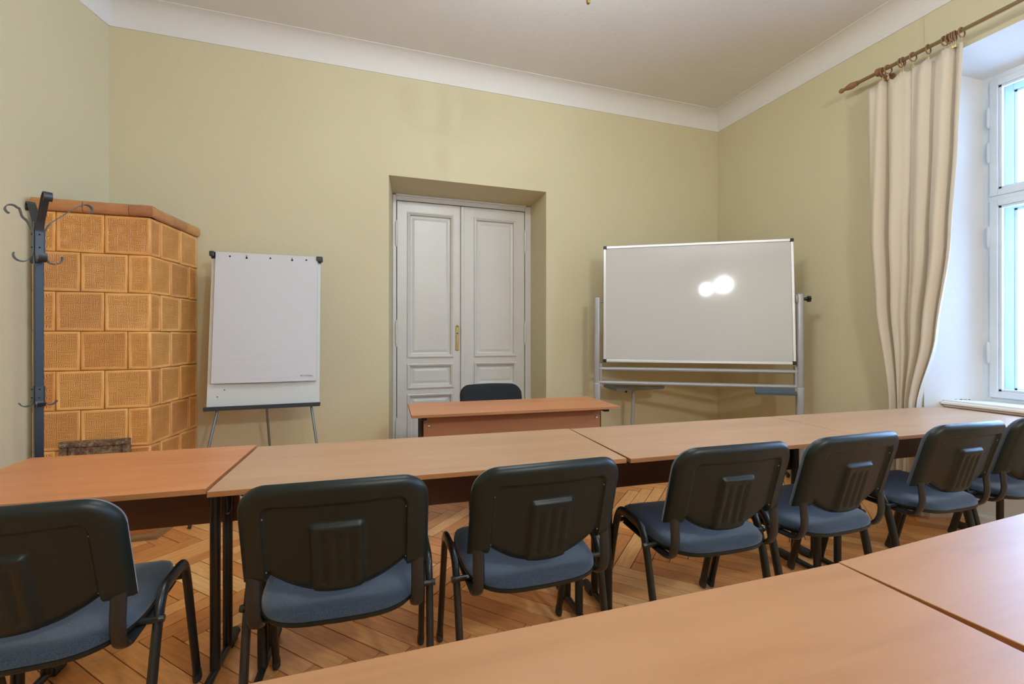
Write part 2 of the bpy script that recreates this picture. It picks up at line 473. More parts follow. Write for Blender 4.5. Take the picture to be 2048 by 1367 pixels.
# ---- herringbone floor
PW, PL = .0831, .477
TH = R(-47.0)
P0 = Vector((-.302, 2.12))
ep = Vector((math.cos(TH), math.sin(TH))); eq = Vector((-math.sin(TH), math.cos(TH)))
room = [Vector((xleft(YF) - .02, YF - .02)), Vector((XR + .02, YF - .02)), Vector((XR + .02, W1[0])), Vector((XR + .30, W1[0])),
        Vector((XR + .30, W1[1] + .02)), Vector((XR + .02, W1[1] + .02))]
def clip_poly(poly, a, n):
    """keep the side where (p-a).n <= 0"""
    out = []
    for i in range(len(poly)):
        p, q = poly[i], poly[(i + 1) % len(poly)]
        dp, dq = (p - a).dot(n), (q - a).dot(n)
        if dp <= 0: out.append(p)
        if (dp < 0) != (dq < 0) and abs(dp - dq) > 1e-9: out.append(p.lerp(q, dp / (dp - dq)))
    return out
def clip_room(poly):
    poly = clip_poly(poly, Vector((0, YB + .01)), Vector((0, 1)))
    if poly: poly = clip_poly(poly, Vector((xleft(YB) - .01, YB)), Vector((-1, LA)).normalized())
    if poly: poly = clip_poly(poly, Vector((0, YF - .01)), Vector((0, -1)))
    if poly:
        cy = sum(p.y for p in poly) / len(poly)
        lim = XN - .05 if W1[0] + .05 < cy < W1[1] - .05 else XR + .01
        poly = clip_poly(poly, Vector((lim, 0)), Vector((1, 0)))
    return poly if len(poly) > 2 else []
planks = []
for n_ in range(-70, 71):
    for m_ in range(-9, 10):
        for kind in (0, 1):
            a0 = n_ * PW + m_ * PL; b0 = n_ * PW - m_ * PL
            if kind == 0: rect = (a0, b0, a0 + PL, b0 + PW)
            else: rect = (a0 + PL, b0 + PW - PL, a0 + PL + PW, b0 + PW)
            ctr = P0 + ep * (rect[0] + rect[2]) / 2 + eq * (rect[1] + rect[3]) / 2
            if not (-4 < ctr.x < 4.3 and YF - .4 < ctr.y < YB + .4): continue
            planks.append((rect, kind, ctr))
def plank_faces(bm, rect, kind, tone, cl, uvl, dz):
    g = .0019
    loc = [(rect[0] + g, rect[1] + g), (rect[2] - g, rect[1] + g), (rect[2] - g, rect[3] - g), (rect[0] + g, rect[3] - g)]
    poly = clip_room([P0 + ep * a + eq * b_ for a, b_ in loc])
    if not poly: return False
    area = abs(sum(p.x * q.y - q.x * p.y for p, q in zip(poly, poly[1:] + poly[:1]))) / 2
    if area < 1e-4: return False
    c = sum(poly, Vector((0, 0))) / len(poly)
    top = [bm.verts.new((c.x + (p.x - c.x) * .997, c.y + (p.y - c.y) * .997, dz)) for p in poly]
    low = [bm.verts.new((p.x, p.y, -.012)) for p in poly]
    fs = [bm.faces.new(top)]
    for i in range(len(poly)): fs.append(bm.faces.new((low[i], low[(i + 1) % len(poly)], top[(i + 1) % len(poly)], top[i])))
    bmesh.ops.recalc_face_normals(bm, faces=fs)
    o = random.random() * 20
    for f in fs:
        for l in f.loops:
            l[cl] = (tone, tone, tone, 1)
            d = Vector((l.vert.co.x, l.vert.co.y)) - P0
            u, v = (d.dot(ep), d.dot(eq)) if kind == 0 else (d.dot(eq), d.dot(ep))
            l[uvl].uv = (u + o, v + o * .37)
    return True
cosy, siny = math.cos(R(18.6)), math.sin(R(18.6))
def shown(c):
    d = c.y * cosy + c.x * siny; r = c.x * cosy - c.y * siny
    if d < 1.2: return False
    u = 1024 + 916 * r / d; v = 669 + 916 * 1.216 / d
    return -120 < u < 2170 and v < 1430 and c.y > 1.25
vis = sorted([p for p in planks if shown(p[2])], key=lambda p: p[2].y * cosy + p[2].x * siny)
bm = B()
fl = [(xleft(YF) - .2, YF - .1), (XR + .05, YF - .1), (XR + .05, W2[0]), (XN + .02, W2[0]), (XN + .02, W2[1]), (XR + .05, W2[1]), (XR + .05, W1[0]), (XN + .02, W1[0]), (XN + .02, W1[1] + .02), (XR + .05, W1[1] + .02), (XR + .05, YB + .1),
      (DX1 + .02, YB + .1), (DX1 + .02, DY + .05), (DX0, DY + .05), (DX0, YB + .1), (xleft(YB) - .2, YB + .1)]
prism(bm, fl, -.06, -.006)
floor = struct(mesh_obj('floor', bm, M['joint']))
done = set(); cnt = 0
for p in vis:
    if cnt >= 298: break
    bm = B(); cl = bm.loops.layers.color.new('tone'); uvl = bm.loops.layers.uv.new('grain')
    if plank_faces(bm, p[0], p[1], random.random(), cl, uvl, random.uniform(-.0008, .0006)):
        mesh_obj('plank', bm, M['parquet'], floor); cnt += 1
    else: bm.free()
    done.add(id(p))
bm = B(); cl = bm.loops.layers.color.new('tone'); uvl = bm.loops.layers.uv.new('grain')
for p in planks:
    if id(p) not in done: plank_faces(bm, p[0], p[1], random.random(), cl, uvl, random.uniform(-.0008, .0006))
fo = mesh_obj('parquet_planks', bm, M['parquet'], floor); fo['kind'] = 'stuff'

# ================================================================== DOOR
door = struct(empty('door_1')); door.location = (0, DY, 0)
door.empty_display_size = .1
SC = DY / 4.22 
def dxz(x, z): return x * SC, 1.216 + (z - 1.216) * SC      # measured on the plane y = 4.22
LX0, LZT = dxz(.332, 2.413); LXS, _ = dxz(.911, 0); LX1, _ = dxz(1.544, 0)
FX0, FX1 = DX0 + .068, DX1
FZ = DZ - .033
# frame: casing of three pieces
bm = B()
box(bm, (FX0 - .01, -.02, 0), (LX0 - .006, .05, FZ), .006)
box(bm, (LX1 + .006, -.02, 0), (FX1 + .005, .05, FZ), .006)
box(bm, (LX0 - .006, -.02, LZT + .006), (LX1 + .006, .05, FZ + .005), .006)
box(bm, (LX0 - .012, -.032, LZT + .045), (LX1 + .012, -.018, LZT + .062), .004)
mesh_obj('door_frame', bm, M['door'], door)
bm = B(); box(bm, (FX0, .045, 0), (FX1, .06, FZ))
mesh_obj('door_backing', bm, M['gap'], door)
def leaf(x0, x1, px0, px1, split):
    """one leaf: stiles and rails around three sunk fields with mouldings"""
    e = bpy.data.objects.new('door_leaf', None)
    zs = [dxz(0, z)[1] for z in (2.315, 1.016, .948, .735, .674, .20)]
    fields = [(zs[0], zs[1]), (zs[2], zs[3]), (zs[4], max(.2, zs[5]))]
    bm = B()
    y0, y1 = -.014, .03
    box(bm, (x0, y0, .01), (px0, y1, LZT), .003); box(bm, (px1, y0, .01), (x1, y1, LZT), .003)
    rails = [(LZT, zs[0]), (zs[1], zs[2]), (zs[3], zs[4]), (fields[2][1], .01)]
    for a, b_ in rails: box(bm, (px0 - .002, y0 + .0006, b_), (px1 + .002, y1, a), 0)
    lf = mesh_obj('door_leaf', bm, M['door'], door)
    for k, (zt, zb) in enumerate(fields):
        bm = B()
        # moulding rings stepping into the field, then the raised centre
        def ring(i0, ya, i1, yb_):
            a = [(px0 + i0, ya, zb + i0), (px1 - i0, ya, zb + i0), (px1 - i0, ya, zt - i0), (px0 + i0, ya, zt - i0)]
            b2 = [(px0 + i1, yb_, zb + i1), (px1 - i1, yb_, zb + i1), (px1 - i1, yb_, zt - i1), (px0 + i1, yb_, zt - i1)]
            va = [bm.verts.new(p) for p in a]; vb = [bm.verts.new(p) for p in b2]
            for q in range(4): bm.faces.new((va[q], va[(q + 1) % 4], vb[(q + 1) % 4], vb[q]))
            return vb
        prof = [(-.008, -.016), (-.006, -.026), (.004, -.028), (.010, -.022), (.016, -.020), (.020, -.006), (.024, .008), (.040, .010), (.062, .0035)]
        last = None
        for (a, ya), (b2, yb_) in zip(prof, prof[1:]): last = ring(a, ya, b2, yb_)
        bm.faces.new(last)
        bmesh.ops.remove_doubles(bm, verts=bm.verts, dist=1e-5)
        bmesh.ops.recalc_face_normals(bm, faces=bm.faces)
        f = mesh_obj('door_panel', bm, M['door'], door)
    return lf
pL = [dxz(x, 0)[0] for x in (.428, .835, 1.046, 1.452)]
l1 = leaf(LX0, LXS - .004, pL[0], pL[1], True)
l2 = leaf(LXS + .010, LX1, pL[2], pL[3], False)
bm = B(); box(bm, (LXS - .003, -.034, .01), (LXS + .030, -.010, LZT - .004), .008, 3)
mesh_obj('astragal', bm, M['door'], door)
for x, sgn in ((LX0 - .006, -1), (LX1 + .004, 1)):
    for z0, z1 in ((2.0, 2.24), (1.105, 1.35), (.24, .48)):
        a, b_ = dxz(0, z0)[1], dxz(0, z1)[1]
        bm = B()
        lathe(bm, [(.002, 0), (.007, .008), (.0095, .02), (.0095, .028), (.012, .03), (.012, b_ - a - .03), (.0095, b_ - a - .028), (.0095, b_ - a - .02), (.006, b_ - a - .008), (.002, b_ - a)], (x, -.026, a), 'z', 12)
        mesh_obj('hinge', bm, M['door'], door, True, 40)
lx, lz = dxz(.8765, 1.185)
bm = B(); prof = []
box(bm, (lx - .0145, -.0235, lz - .118), (lx + .0145, -.014, lz + .118), .004, 2)
lathe(bm, [(.011, 0), (.009, .004), (.001, .006)], (lx, -.0235, lz + .116), 'y', 12)
plate = mesh_obj('lock_plate', bm, M['brass'], door)
bm = B(); lathe(bm, [(.0068, -.0245), (.0068, -.018)], (lx + .001, 0, lz + .045), 'y', 14)
mesh_obj('handle_hole', bm, M['black_hole'], plate)
bm = B(); box(bm, (lx - .004, -.0262, lz - .085), (lx + .005, -.023, lz - .045), .0015)
mesh_obj('keyhole_cover', bm, M['brass'], plate)

# ================================================================== WINDOWS
def window(name, y0, y1):
    """double casement window: inner and outer frame, four sashes each with a pane"""
    wn = struct(empty(name)); wn.location = (XN, 0, 0)
    za, zb, zm = .79, LINT - .124, 2.105
    a, b_ = y0 - .13, y1 + .13
    b_ = y1 - .15 + .0; a = y0 + .17
    for layer, xo in (('inner', 0), ('outer', .17)):
        bm = B(); t = .045
        fa, fb = a - .02, b_ + .02
        box(bm, (xo, fb - .078, za - .03), (xo + .06, fb + .16, zb + .1), .004)
        box(bm, (xo, fa - .16, za - .03), (xo + .06, fa + .078, zb + .1), .004)
        box(bm, (xo + .0012, fa + .07, zb - .05), (xo + .059, fb - .07, zb + .12), .0)
        box(bm, (xo + .0012, fa + .07, za - .03), (xo + .059, fb - .07, za + .03), .0)
        box(bm, (xo - .004, fa + .06, zm - .035), (xo + .058, fb - .06, zm + .02), .004)
        mesh_obj('window_frame', bm, M['winpaint'], wn)
        ym = (fa + fb) / 2
        for (s0, s1) in ((ym + .004, fb - .070), (fa + .070, ym - .004)):
            for (z0, z1) in ((za + .022, zm - .022), (zm + .004, zb - .035)):
                bm = B(); sw = .040; d = .014
                def bar(lo, hi): box(bm, lo, hi, .004)
                bar((xo - d, s1 - sw, z0), (xo + .04, s1, z1)); bar((xo - d, s0, z0), (xo + .04, s0 + sw, z1))
                bar((xo - d, s0 + sw - .001, z1 - sw), (xo + .04, s1 - sw + .001, z1)); bar((xo - d, s0 + sw - .001, z0), (xo + .04, s1 - sw + .001, z0 + sw))
                # glazing bead
                q = .016
                for lo, hi in (((xo - .002, s1 - sw - q, z0 + sw), (xo + .02, s1 - sw, z1 - sw)), ((xo - .002, s0 + sw, z0 + sw), (xo + .02, s0 + sw + q, z1 - sw)),
                               ((xo - .002, s0 + sw, z1 - sw - q), (xo + .02, s1 - sw, z1 - sw)), ((xo - .002, s0 + sw, z0 + sw), (xo + .02, s1 - sw, z0 + sw + q))):
                    box(bm, lo, hi, .002, 1)
                sash = mesh_obj('sash', bm, M['winpaint'], wn)
                bm = B(); box(bm, (xo + .020, s0 + sw - .004, z0 + sw - .004), (xo + .023, s1 - sw + .004, z1 - sw + .004))
                mesh_obj('pane', bm, M['glass'], sash)
                if layer == 'inner' and s1 > ym + .1:
                    for hz in (z0 + .22, z1 - .30):
                        bm = B(); lathe(bm, [(.002, 0), (.007, .01), (.009, .018), (.009, .12), (.007, .128), (.002, .138)], (xo - .012, s1 + .006, hz), 'z', 10)
                        mesh_obj('hinge', bm, M['winpaint'], sash, True, 40)
    bm = B()   # lining of the box between the two frames
    box(bm, (.05, b_ + .012, za - .03), (.18, b_ + .03, zb)); box(bm, (.05, a - .03, za - .03), (.18, a - .012, zb))
    box(bm, (.05, a, zb - .03), (.18, b_, zb - .01)); box(bm, (.05, a, za - .03), (.18, b_, za + .0))
    mesh_obj('box_lining', bm, M['winpaint'], wn)
    # sill board with a rounded nose
    bm = B()
    prism(bm, [(XR + .075 - XN, y1 - .052), (.01, y1 + .105), (.01, y0 - .10), (XR + .075 - XN, y0 + .055)], .743, .786)
    bmesh.ops.bevel(bm, geom=[e for e in bm.edges if abs(e.verts[0].co.z - e.verts[1].co.z) < 1e-4], offset=.016, segments=3, affect='EDGES')
    mesh_obj('window_sill', bm, M['sillpaint'], wn, True, 35)
    return wn
window('window_1', *W1)
window('window_2', *W2)
# crumbled filler in the corner of the sill
bm = B()
for i in range(26):
    t = random.random(); p = Vector((XR + .14 + t * .145, 2.03 - .0665 - t * .068 - random.random() * .01, .786))
    r = random.uniform(.003, .009)
    m4 = Matrix.Translation(p) @ Matrix.Rotation(random.random() * 6, 4, 'Z') @ Matrix.Diagonal((1.6, 1, .7, 1))
    bmesh.ops.create_icosphere(bm, subdivisions=1, radius=r, matrix=m4)
o = tag(mesh_obj('crumbled_filler', bm, M['dirt']), 'dark crumbled filler in the far corner of the window sill', 'debris'); o['kind'] = 'stuff'

# ================================================================== TILED STOVE
SX0, SX1, SY0 = -1.655, -1.188, 3.32
stove = empty('tiled_stove', 'amber glazed tiled stove with maze relief tiles in the left corner', 'stove', (0, 0, 0))
rowH, tileW = .229, .227
zt0 = 1.923
# the right flank runs to the back wall and leans outwards a little
flank0 = Vector((SX1, SY0)); flank1 = Vector((-1.105, YB - .01))
fdir = (flank1 - flank0).normalized(); flen = (flank1 - flank0).length
LXW = -1.750
bm = B()
prism(bm, [(LXW + .012, SY0 + .012), (SX1 - .012, SY0 + .012), (flank1.x - .012, flank1.y), (LXW + .012, flank1.y)], 0.02, 1.96)
mesh_obj('stove_core', bm, M['grout'], stove)
# relief centre corner of each of the 4x4 cells: 0=bottom-left 1=bottom-right 2=top-right 3=top-left
CELLS = [[2, 3, 2, 1],
         [3, 2, 1, 2],
         [0, 3, 1, 0],
         [3, 1, 1, 0]]
tile_cache = {}
def tile_mesh(w, h, first, name='tile'):
    """tile lying in the x-z plane, face towards -y; 'first' = index of the first relief column shown"""
    key = (round(w, 3), round(h, 3), first)
    if key in tile_cache: return tile_cache[key]
    bm = B(); uvl = bm.loops.layers.uv.new('relief')
    g = .0018
    def rect(i, y, x0=g, x1=w - g, z0=g, z1=h - g): return [bm.verts.new(p) for p in ((x0 + i, y, z0 + i), (x1 - i, y, z0 + i), (x1 - i, y, z1 - i), (x0 + i, y, z1 - i))]
    rings = [rect(0, .014), rect(0, .004), rect(.0025, .0006), rect(.008, 0), rect(.013, .0004), rect(.017, .0042)]
    fs = []
    for a, b_ in zip(rings, rings[1:]):
        for q in range(4): fs.append(bm.faces.new((a[q], a[(q + 1) % 4], b_[(q + 1) % 4], b_[q])))
    for f in fs:
        f.smooth = True
        for l in f.loops: l[uvl].uv = (.0833, .0833)     # ridge level
    i = .017; x0, x1, z0, z1 = g + i, w - g - i, g + i, h - g - i
    cw = (tileW - 2 * (g + i)) / 4; nc = 4 if w > .2 else max(1, round((x1 - x0) / cw))
    cw = (x1 - x0) / nc; nr = 4 if h > .2 else max(1, round(4 * h / rowH)); ch = (z1 - z0) / nr
    for c in range(nc):
        for r_ in range(nr):
            xa, za = x0 + c * cw, z1 - (r_ + 1) * ch
            vs = [bm.verts.new(p) for p in ((xa, .0042, za), (xa + cw, .0042, za), (xa + cw, .0042, za + ch), (xa, .0042, za + ch))]
            f = bm.faces.new(vs); k = CELLS[r_][(c + first) % 4]
            cor = [(0, 0), (1, 0), (1, 1), (0, 1)]; o = cor[k]
            for l, cc in zip(f.loops, cor): l[uvl].uv = (abs(cc[0] - o[0]), abs(cc[1] - o[1]))
    bmesh.ops.recalc_face_normals(bm, faces=bm.faces)
    me = bpy.data.meshes.new(name); bm.to_mesh(me); bm.free(); me.materials.append(M['tile'])
    tile_cache[key] = me; return me
def put_tile(x, y, z, w, h, rz, first=0):
    o = bpy.data.objects.new('stove_tile', tile_mesh(w, h, first)); COL.objects.link(o); o.parent = stove
    o.location = (x, y, z); o.rotation_euler = (random.uniform(-.004, .004), random.uniform(-.004, .004), rz)
frz = math.atan2(fdir.y, fdir.x)
for r_ in range(9):
    zt = zt0 - r_ * rowH; zb = max(zt - rowH, .09); h = zt - zb
    if h < .04: break
    half = r_ % 2 == 1
    x = SX1
    ws = [tileW / 2] if half else [tileW]
    while sum(ws) < SX1 - LXW - .001: ws.append(min(tileW, SX1 - LXW - sum(ws)))
    for w_ in ws:
        if w_ < .03: continue
        x -= w_; put_tile(x, SY0 - .0 + random.uniform(-.0015, .0015), zb, w_, h, 0, 0 if w_ > .2 else (4 - max(1, round(w_ / tileW * 4))) % 4)
    s = 0; ws = [tileW] if half else [tileW / 2]
    while sum(ws) < flen - .001: ws.append(min(tileW, flen - sum(ws)))
    for w_ in ws:
        if w_ < .03: s += w_; continue
        p = flank0 + fdir * s; put_tile(p.x, p.y, zb, w_, h, frz, 0); s += w_
# cornice of plain glazed blocks
def cornice_piece(p, d, L, corner=0):
    bm = B(); n = Vector((d.y, -d.x))
    prof = [(-.03, 1.925), (.008, 1.925), (.015, 1.930), (.020, 1.945), (.020, 1.968), (.014, 1.985), (.0, 1.994), (-.06, 1.996), (-.06, 1.925)]
    e0 = .0015
    r0 = [bm.verts.new((p.x + n.x * a + d.x * e0, p.y + n.y * a + d.y * e0, z)) for a, z in prof]
    ext = [0] * len(prof)
    q = p + d * (L - .0015)
    r1 = [bm.verts.new((q.x + n.x * a, q.y + n.y * a, z)) for a, z in prof]
    fs = [bm.faces.new(r0), bm.faces.new(r1[::-1])]
    for i in range(len(prof)): fs.append(bm.faces.new((r0[i], r1[i], r1[(i + 1) % len(prof)], r0[(i + 1) % len(prof)])))
    bmesh.ops.recalc_face_normals(bm, faces=fs)
    mesh_obj('cornice_tile', bm, M['cornice_tile'], stove, True, 50)
xs = [LXW, -1.50, -1.325, SX1 + .014]
xs = [LXW, -1.51, -1.29, SX1 + .012]
for a, b_ in zip(xs, xs[1:]): cornice_piece(Vector((a, SY0)), Vector((1, 0)), b_ - a)
s = -.012
for L in (.235, .16, .20):
    L = min(L, flen - s); cornice_piece(flank0 + fdir * s, fdir, L); s += L
bm = B(); prism(bm, [(LXW + .02, SY0 + .04), (SX1 - .04, SY0 + .04), (flank1.x - .04, flank1.y), (LXW + .02, flank1.y)], 1.95, 1.988)
mesh_obj('stove_top', bm, M['grout'], stove)
# plinth and wooden trim at the floor
def plinth_piece(a, b_, n, prof, m, name, mit=(0, 0)):
    bm = B(); d = (b_ - a).normalized()
    r0 = [bm.verts.new((a.x + n.x * q - d.x * q * mit[0], a.y + n.y * q - d.y * q * mit[0], z)) for q, z in prof]
    r1 = [bm.verts.new((b_.x + n.x * q + d.x * q * mit[1], b_.y + n.y * q + d.y * q * mit[1], z)) for q, z in prof]
    fs = [bm.faces.new(r0), bm.faces.new(r1[::-1])]
    for i in range(len(prof)): fs.append(bm.faces.new((r0[i], r1[i], r1[(i + 1) % len(prof)], r0[(i + 1) % len(prof)])))
    bmesh.ops.recalc_face_normals(bm, faces=fs)
    return mesh_obj(name, bm, m, stove, True, 45)
nF, nS = Vector((0, -1)), Vector((fdir.y, -fdir.x))
pp = [(-.03, .0), (.030, .0), (.034, .060), (.028, .082), (.012, .092), (-.03, .094)]
plinth_piece(Vector((LXW, SY0)), flank0, nF, pp, M['plinth'], 'plinth_tile', (0, .86))
plinth_piece(flank0, flank0 + fdir * .26, nS, pp, M['plinth'], 'plinth_tile', (.86, 0))
plinth_piece(flank0 + fdir * .262, flank1, nS, pp, M['plinth'], 'plinth_tile')
tp = [(.030, .0), (.066, .0), (.062, .020), (.048, .030), (.034, .034), (.030, .034)]
M['oldwood'] = wood_laminate('worn_wood_trim', (.30, .145, .05), (.36, .19, .075), (.15, .07, .025), .6)
plinth_piece(Vector((LXW, SY0)), flank0, nF, tp, M['oldwood'], 'floor_trim', (0, .86))
plinth_piece(flank0, flank1, nS, tp, M['oldwood'], 'floor_trim', (.86, 0))
# rusty firebox frames
def firebox(x0, x1, z0, z1):
    bm = B(); t = .035
    for lo, hi in (((x0, -.022, z1 - t), (x1, .006, z1)), ((x0, -.022, z0), (x1, .006, z0 + t)), ((x0, -.0215, z0 + t), (x0 + t, .006, z1 - t)), ((x1 - t, -.0215, z0 + t), (x1, .006, z1 - t))):
        box(bm, tuple(a + b_ for a, b_ in zip(lo, (0, SY0, 0))), tuple(a + b_ for a, b_ in zip(hi, (0, SY0, 0))), .004)
    fr = mesh_obj('firebox_frame', bm, M['rust'], stove)
    bm = B(); box(bm, (x0 + t + .002, SY0 - .014, z0 + t + .002), (x1 - t - .002, SY0 + .004, z1 - t - .002), .004)
    box(bm, (x0 + t + .02, SY0 - .018, z0 + t + .02), (x1 - t - .02, SY0 - .012, z1 - t - .02), .003)
    mesh_obj('firebox_door', bm, M['rust'], fr)
    for x in (x0 + .03, x1 - .03):
        for z in (z0 + .022, z1 - .022):
            bm = B(); bmesh.ops.create_uvsphere(bm, u_segments=10, v_segments=6, radius=.008, matrix=Matrix.Translation((x, SY0 - .024, z)))
            mesh_obj('rivet', bm, M['grey_dark'], fr, True)
firebox(-1.618, -1.285, .335, .602)
firebox(-1.56, -1.30, .105, .235)

# ================================================================== TABLES
def slab(bm, L, W, z0, z1, mi_top=0, mi_edge=1):
    """table top with thin edge banding: two materials"""
    vs = box(bm, (-L / 2, -W / 2, z0), (L / 2, W / 2, z1), .0016, 2)
    bm.normal_update()
    for f in bm.faces: f.material_index = mi_top if f.normal.z > .9 else mi_edge
def make_table(name, L, W, loc, rz, label, topm, insL=.065, insR=.065, H=.74, group='laminate meeting tables', foot=(-.27, .165)):
    t = empty(name, label, 'table', loc, rz, group)
    bm = B(); slab(bm, L, W, H - .018, H); mesh_obj('tabletop', bm, [topm, M['edge']], t)
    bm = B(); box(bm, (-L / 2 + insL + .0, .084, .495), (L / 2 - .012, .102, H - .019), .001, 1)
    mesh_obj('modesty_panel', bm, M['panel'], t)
    for sx, ins in ((-1, insL), (1, insR)):
        x = sx * (L / 2 - ins)
        bm = B()
        for y in (-.066, .066): tube(bm, [(x, y, .03), (x, y, H - .035)], .017, .017, seg=14)
        box(bm, (x - .02, -.25, H - .036), (x + .02, .25, H - .0185), .002)
        leg = mesh_obj('leg', bm, M['black_metal'], t, True, 40)
        bm = B(); tube(bm, [(x, foot[0] + .02, .026), (x, foot[1] - .02, .026)], .015, .013, side=(0, 0, 1), seg=12)
        mesh_obj('foot_bar', bm, M['black_metal'], leg, True, 40)
        for yy, s in ((foot[0], 1), (foot[1], -1)):
            bm = B(); tube(bm, [(x, yy, .026), (x, yy + s * .004, .026), (x, yy + s * .085, .026)], .019, .0185, seg=14, taper=[.8, 1, 1])
            box(bm, (x - .012, yy + (s * .012 if s > 0 else -.075), .0), (x + .012, yy + (.075 if s > 0 else -.012), .02), .003)
            mesh_obj('foot_cap', bm, M['rubber'], leg, True, 40)
        if sx > 0:
            bm = B(); bmesh.ops.create_uvsphere(bm, u_segments=12, v_segments=8, radius=.0075, matrix=Matrix.Translation((x, .066 - .018, .685)) @ Matrix.Diagonal((1, .5, 1, 1)))
            mesh_obj('bolt', bm, M['chrome'], leg, True)
            bm = B()
            pts = [(x + .016, -.066, .655), (x + .030, -.062, .640), (x + .032, -.055, .60)] + [(x + .03, -.030 - .028 * math.cos(a), .597 - .030 * math.sin(a)) for a in [PI * k / 10 for k in range(1, 9)]] + [(x + .028, .012, .615)]
            tube(bm, smooth_path(pts, .008, 2), .0035, seg=8)
            mesh_obj('bag_hook', bm, M['black_metal'], leg, True)
    return t
WT = .584
make_table('meeting_table', .786, WT, (-.823, 1.961, 0), R(-3.2), 'short reddish laminate table at the left end of the second row', M['top_red'], .18, .045)
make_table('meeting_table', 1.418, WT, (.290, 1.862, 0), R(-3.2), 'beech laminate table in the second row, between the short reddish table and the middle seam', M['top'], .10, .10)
def along(x0, l): return (2.337 + (x0 + l / 2 - 2.337) * math.cos(R(-2.5)), 1.756 + (x0 + l / 2 - 2.337) * math.sin(R(-2.5)), 0)
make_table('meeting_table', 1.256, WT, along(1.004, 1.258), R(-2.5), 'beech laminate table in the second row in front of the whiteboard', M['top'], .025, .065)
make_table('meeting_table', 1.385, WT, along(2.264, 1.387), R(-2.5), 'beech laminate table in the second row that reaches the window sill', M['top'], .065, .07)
def front(xc, yc, rz, L, label, side):
    c, s = math.cos(rz), math.sin(rz)
    ox = side * L / 2; oy = -WT / 2 - .06
    W2_ = .70
    oy = -W2_ / 2
    return make_table('meeting_table', L, W2_, (xc + ox * c - oy * s, yc + ox * s + oy * c, 0), rz, label, M['top_front_shaded'], foot=(-.30, .22))
front(.952, .690, R(-.95), 1.42, 'nearest beech laminate table in the bottom middle of the picture', -1)
front(.956, .693, R(2.44), 1.42, 'nearest beech laminate table at the bottom right, bluish in the window light', 1)

# teacher's desk
desk = empty('teacher_desk', 'beech laminate desk with modesty board standing alone in front of the door', 'desk', (.9925, 2.955, 0), R(-3.2))
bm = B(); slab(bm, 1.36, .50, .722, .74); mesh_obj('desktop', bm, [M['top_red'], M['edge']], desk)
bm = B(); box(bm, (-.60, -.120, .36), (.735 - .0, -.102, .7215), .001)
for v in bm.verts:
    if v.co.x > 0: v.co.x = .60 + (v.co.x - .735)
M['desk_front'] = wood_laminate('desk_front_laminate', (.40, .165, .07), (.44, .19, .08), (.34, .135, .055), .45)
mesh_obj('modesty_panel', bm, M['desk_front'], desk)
for x in (-.57, .57):
    bm = B(); bmesh.ops.create_uvsphere(bm, u_segments=14, v_segments=8, radius=.009, matrix=Matrix.Translation((x, -.124, .648)) @ Matrix.Diagonal((1, .6, 1, 1)))
    mesh_obj('bolt', bm, M['chrome'], desk, True)
for sx in (-1, 1):
    x = sx * .605; bm = B()
    for y in (-.085, .06): tube(bm, [(x, y, .03), (x, y, .70)], .017, .017, seg=14)
    box(bm, (x - .018, -.21, .70), (x + .018, .21, .7215), .002)
    leg = mesh_obj('leg', bm, M['black_metal'], desk, True, 40)
    bm = B(); tube(bm, [(x, -.22, .022), (x, .22, .022)], .014, seg=12); mesh_obj('foot_bar', bm, M['black_metal'], leg, True, 40)
    for s in (-1, 1):
        bm = B(); tube(bm, [(x, s * .235, .022), (x, s * .155, .022)], .019, seg=12); box(bm, (x - .012, s * .19 - .02, 0), (x + .012, s * .19 + .02, .02), .002)
        mesh_obj('foot_cap', bm, M['rubber'], leg, True, 40)

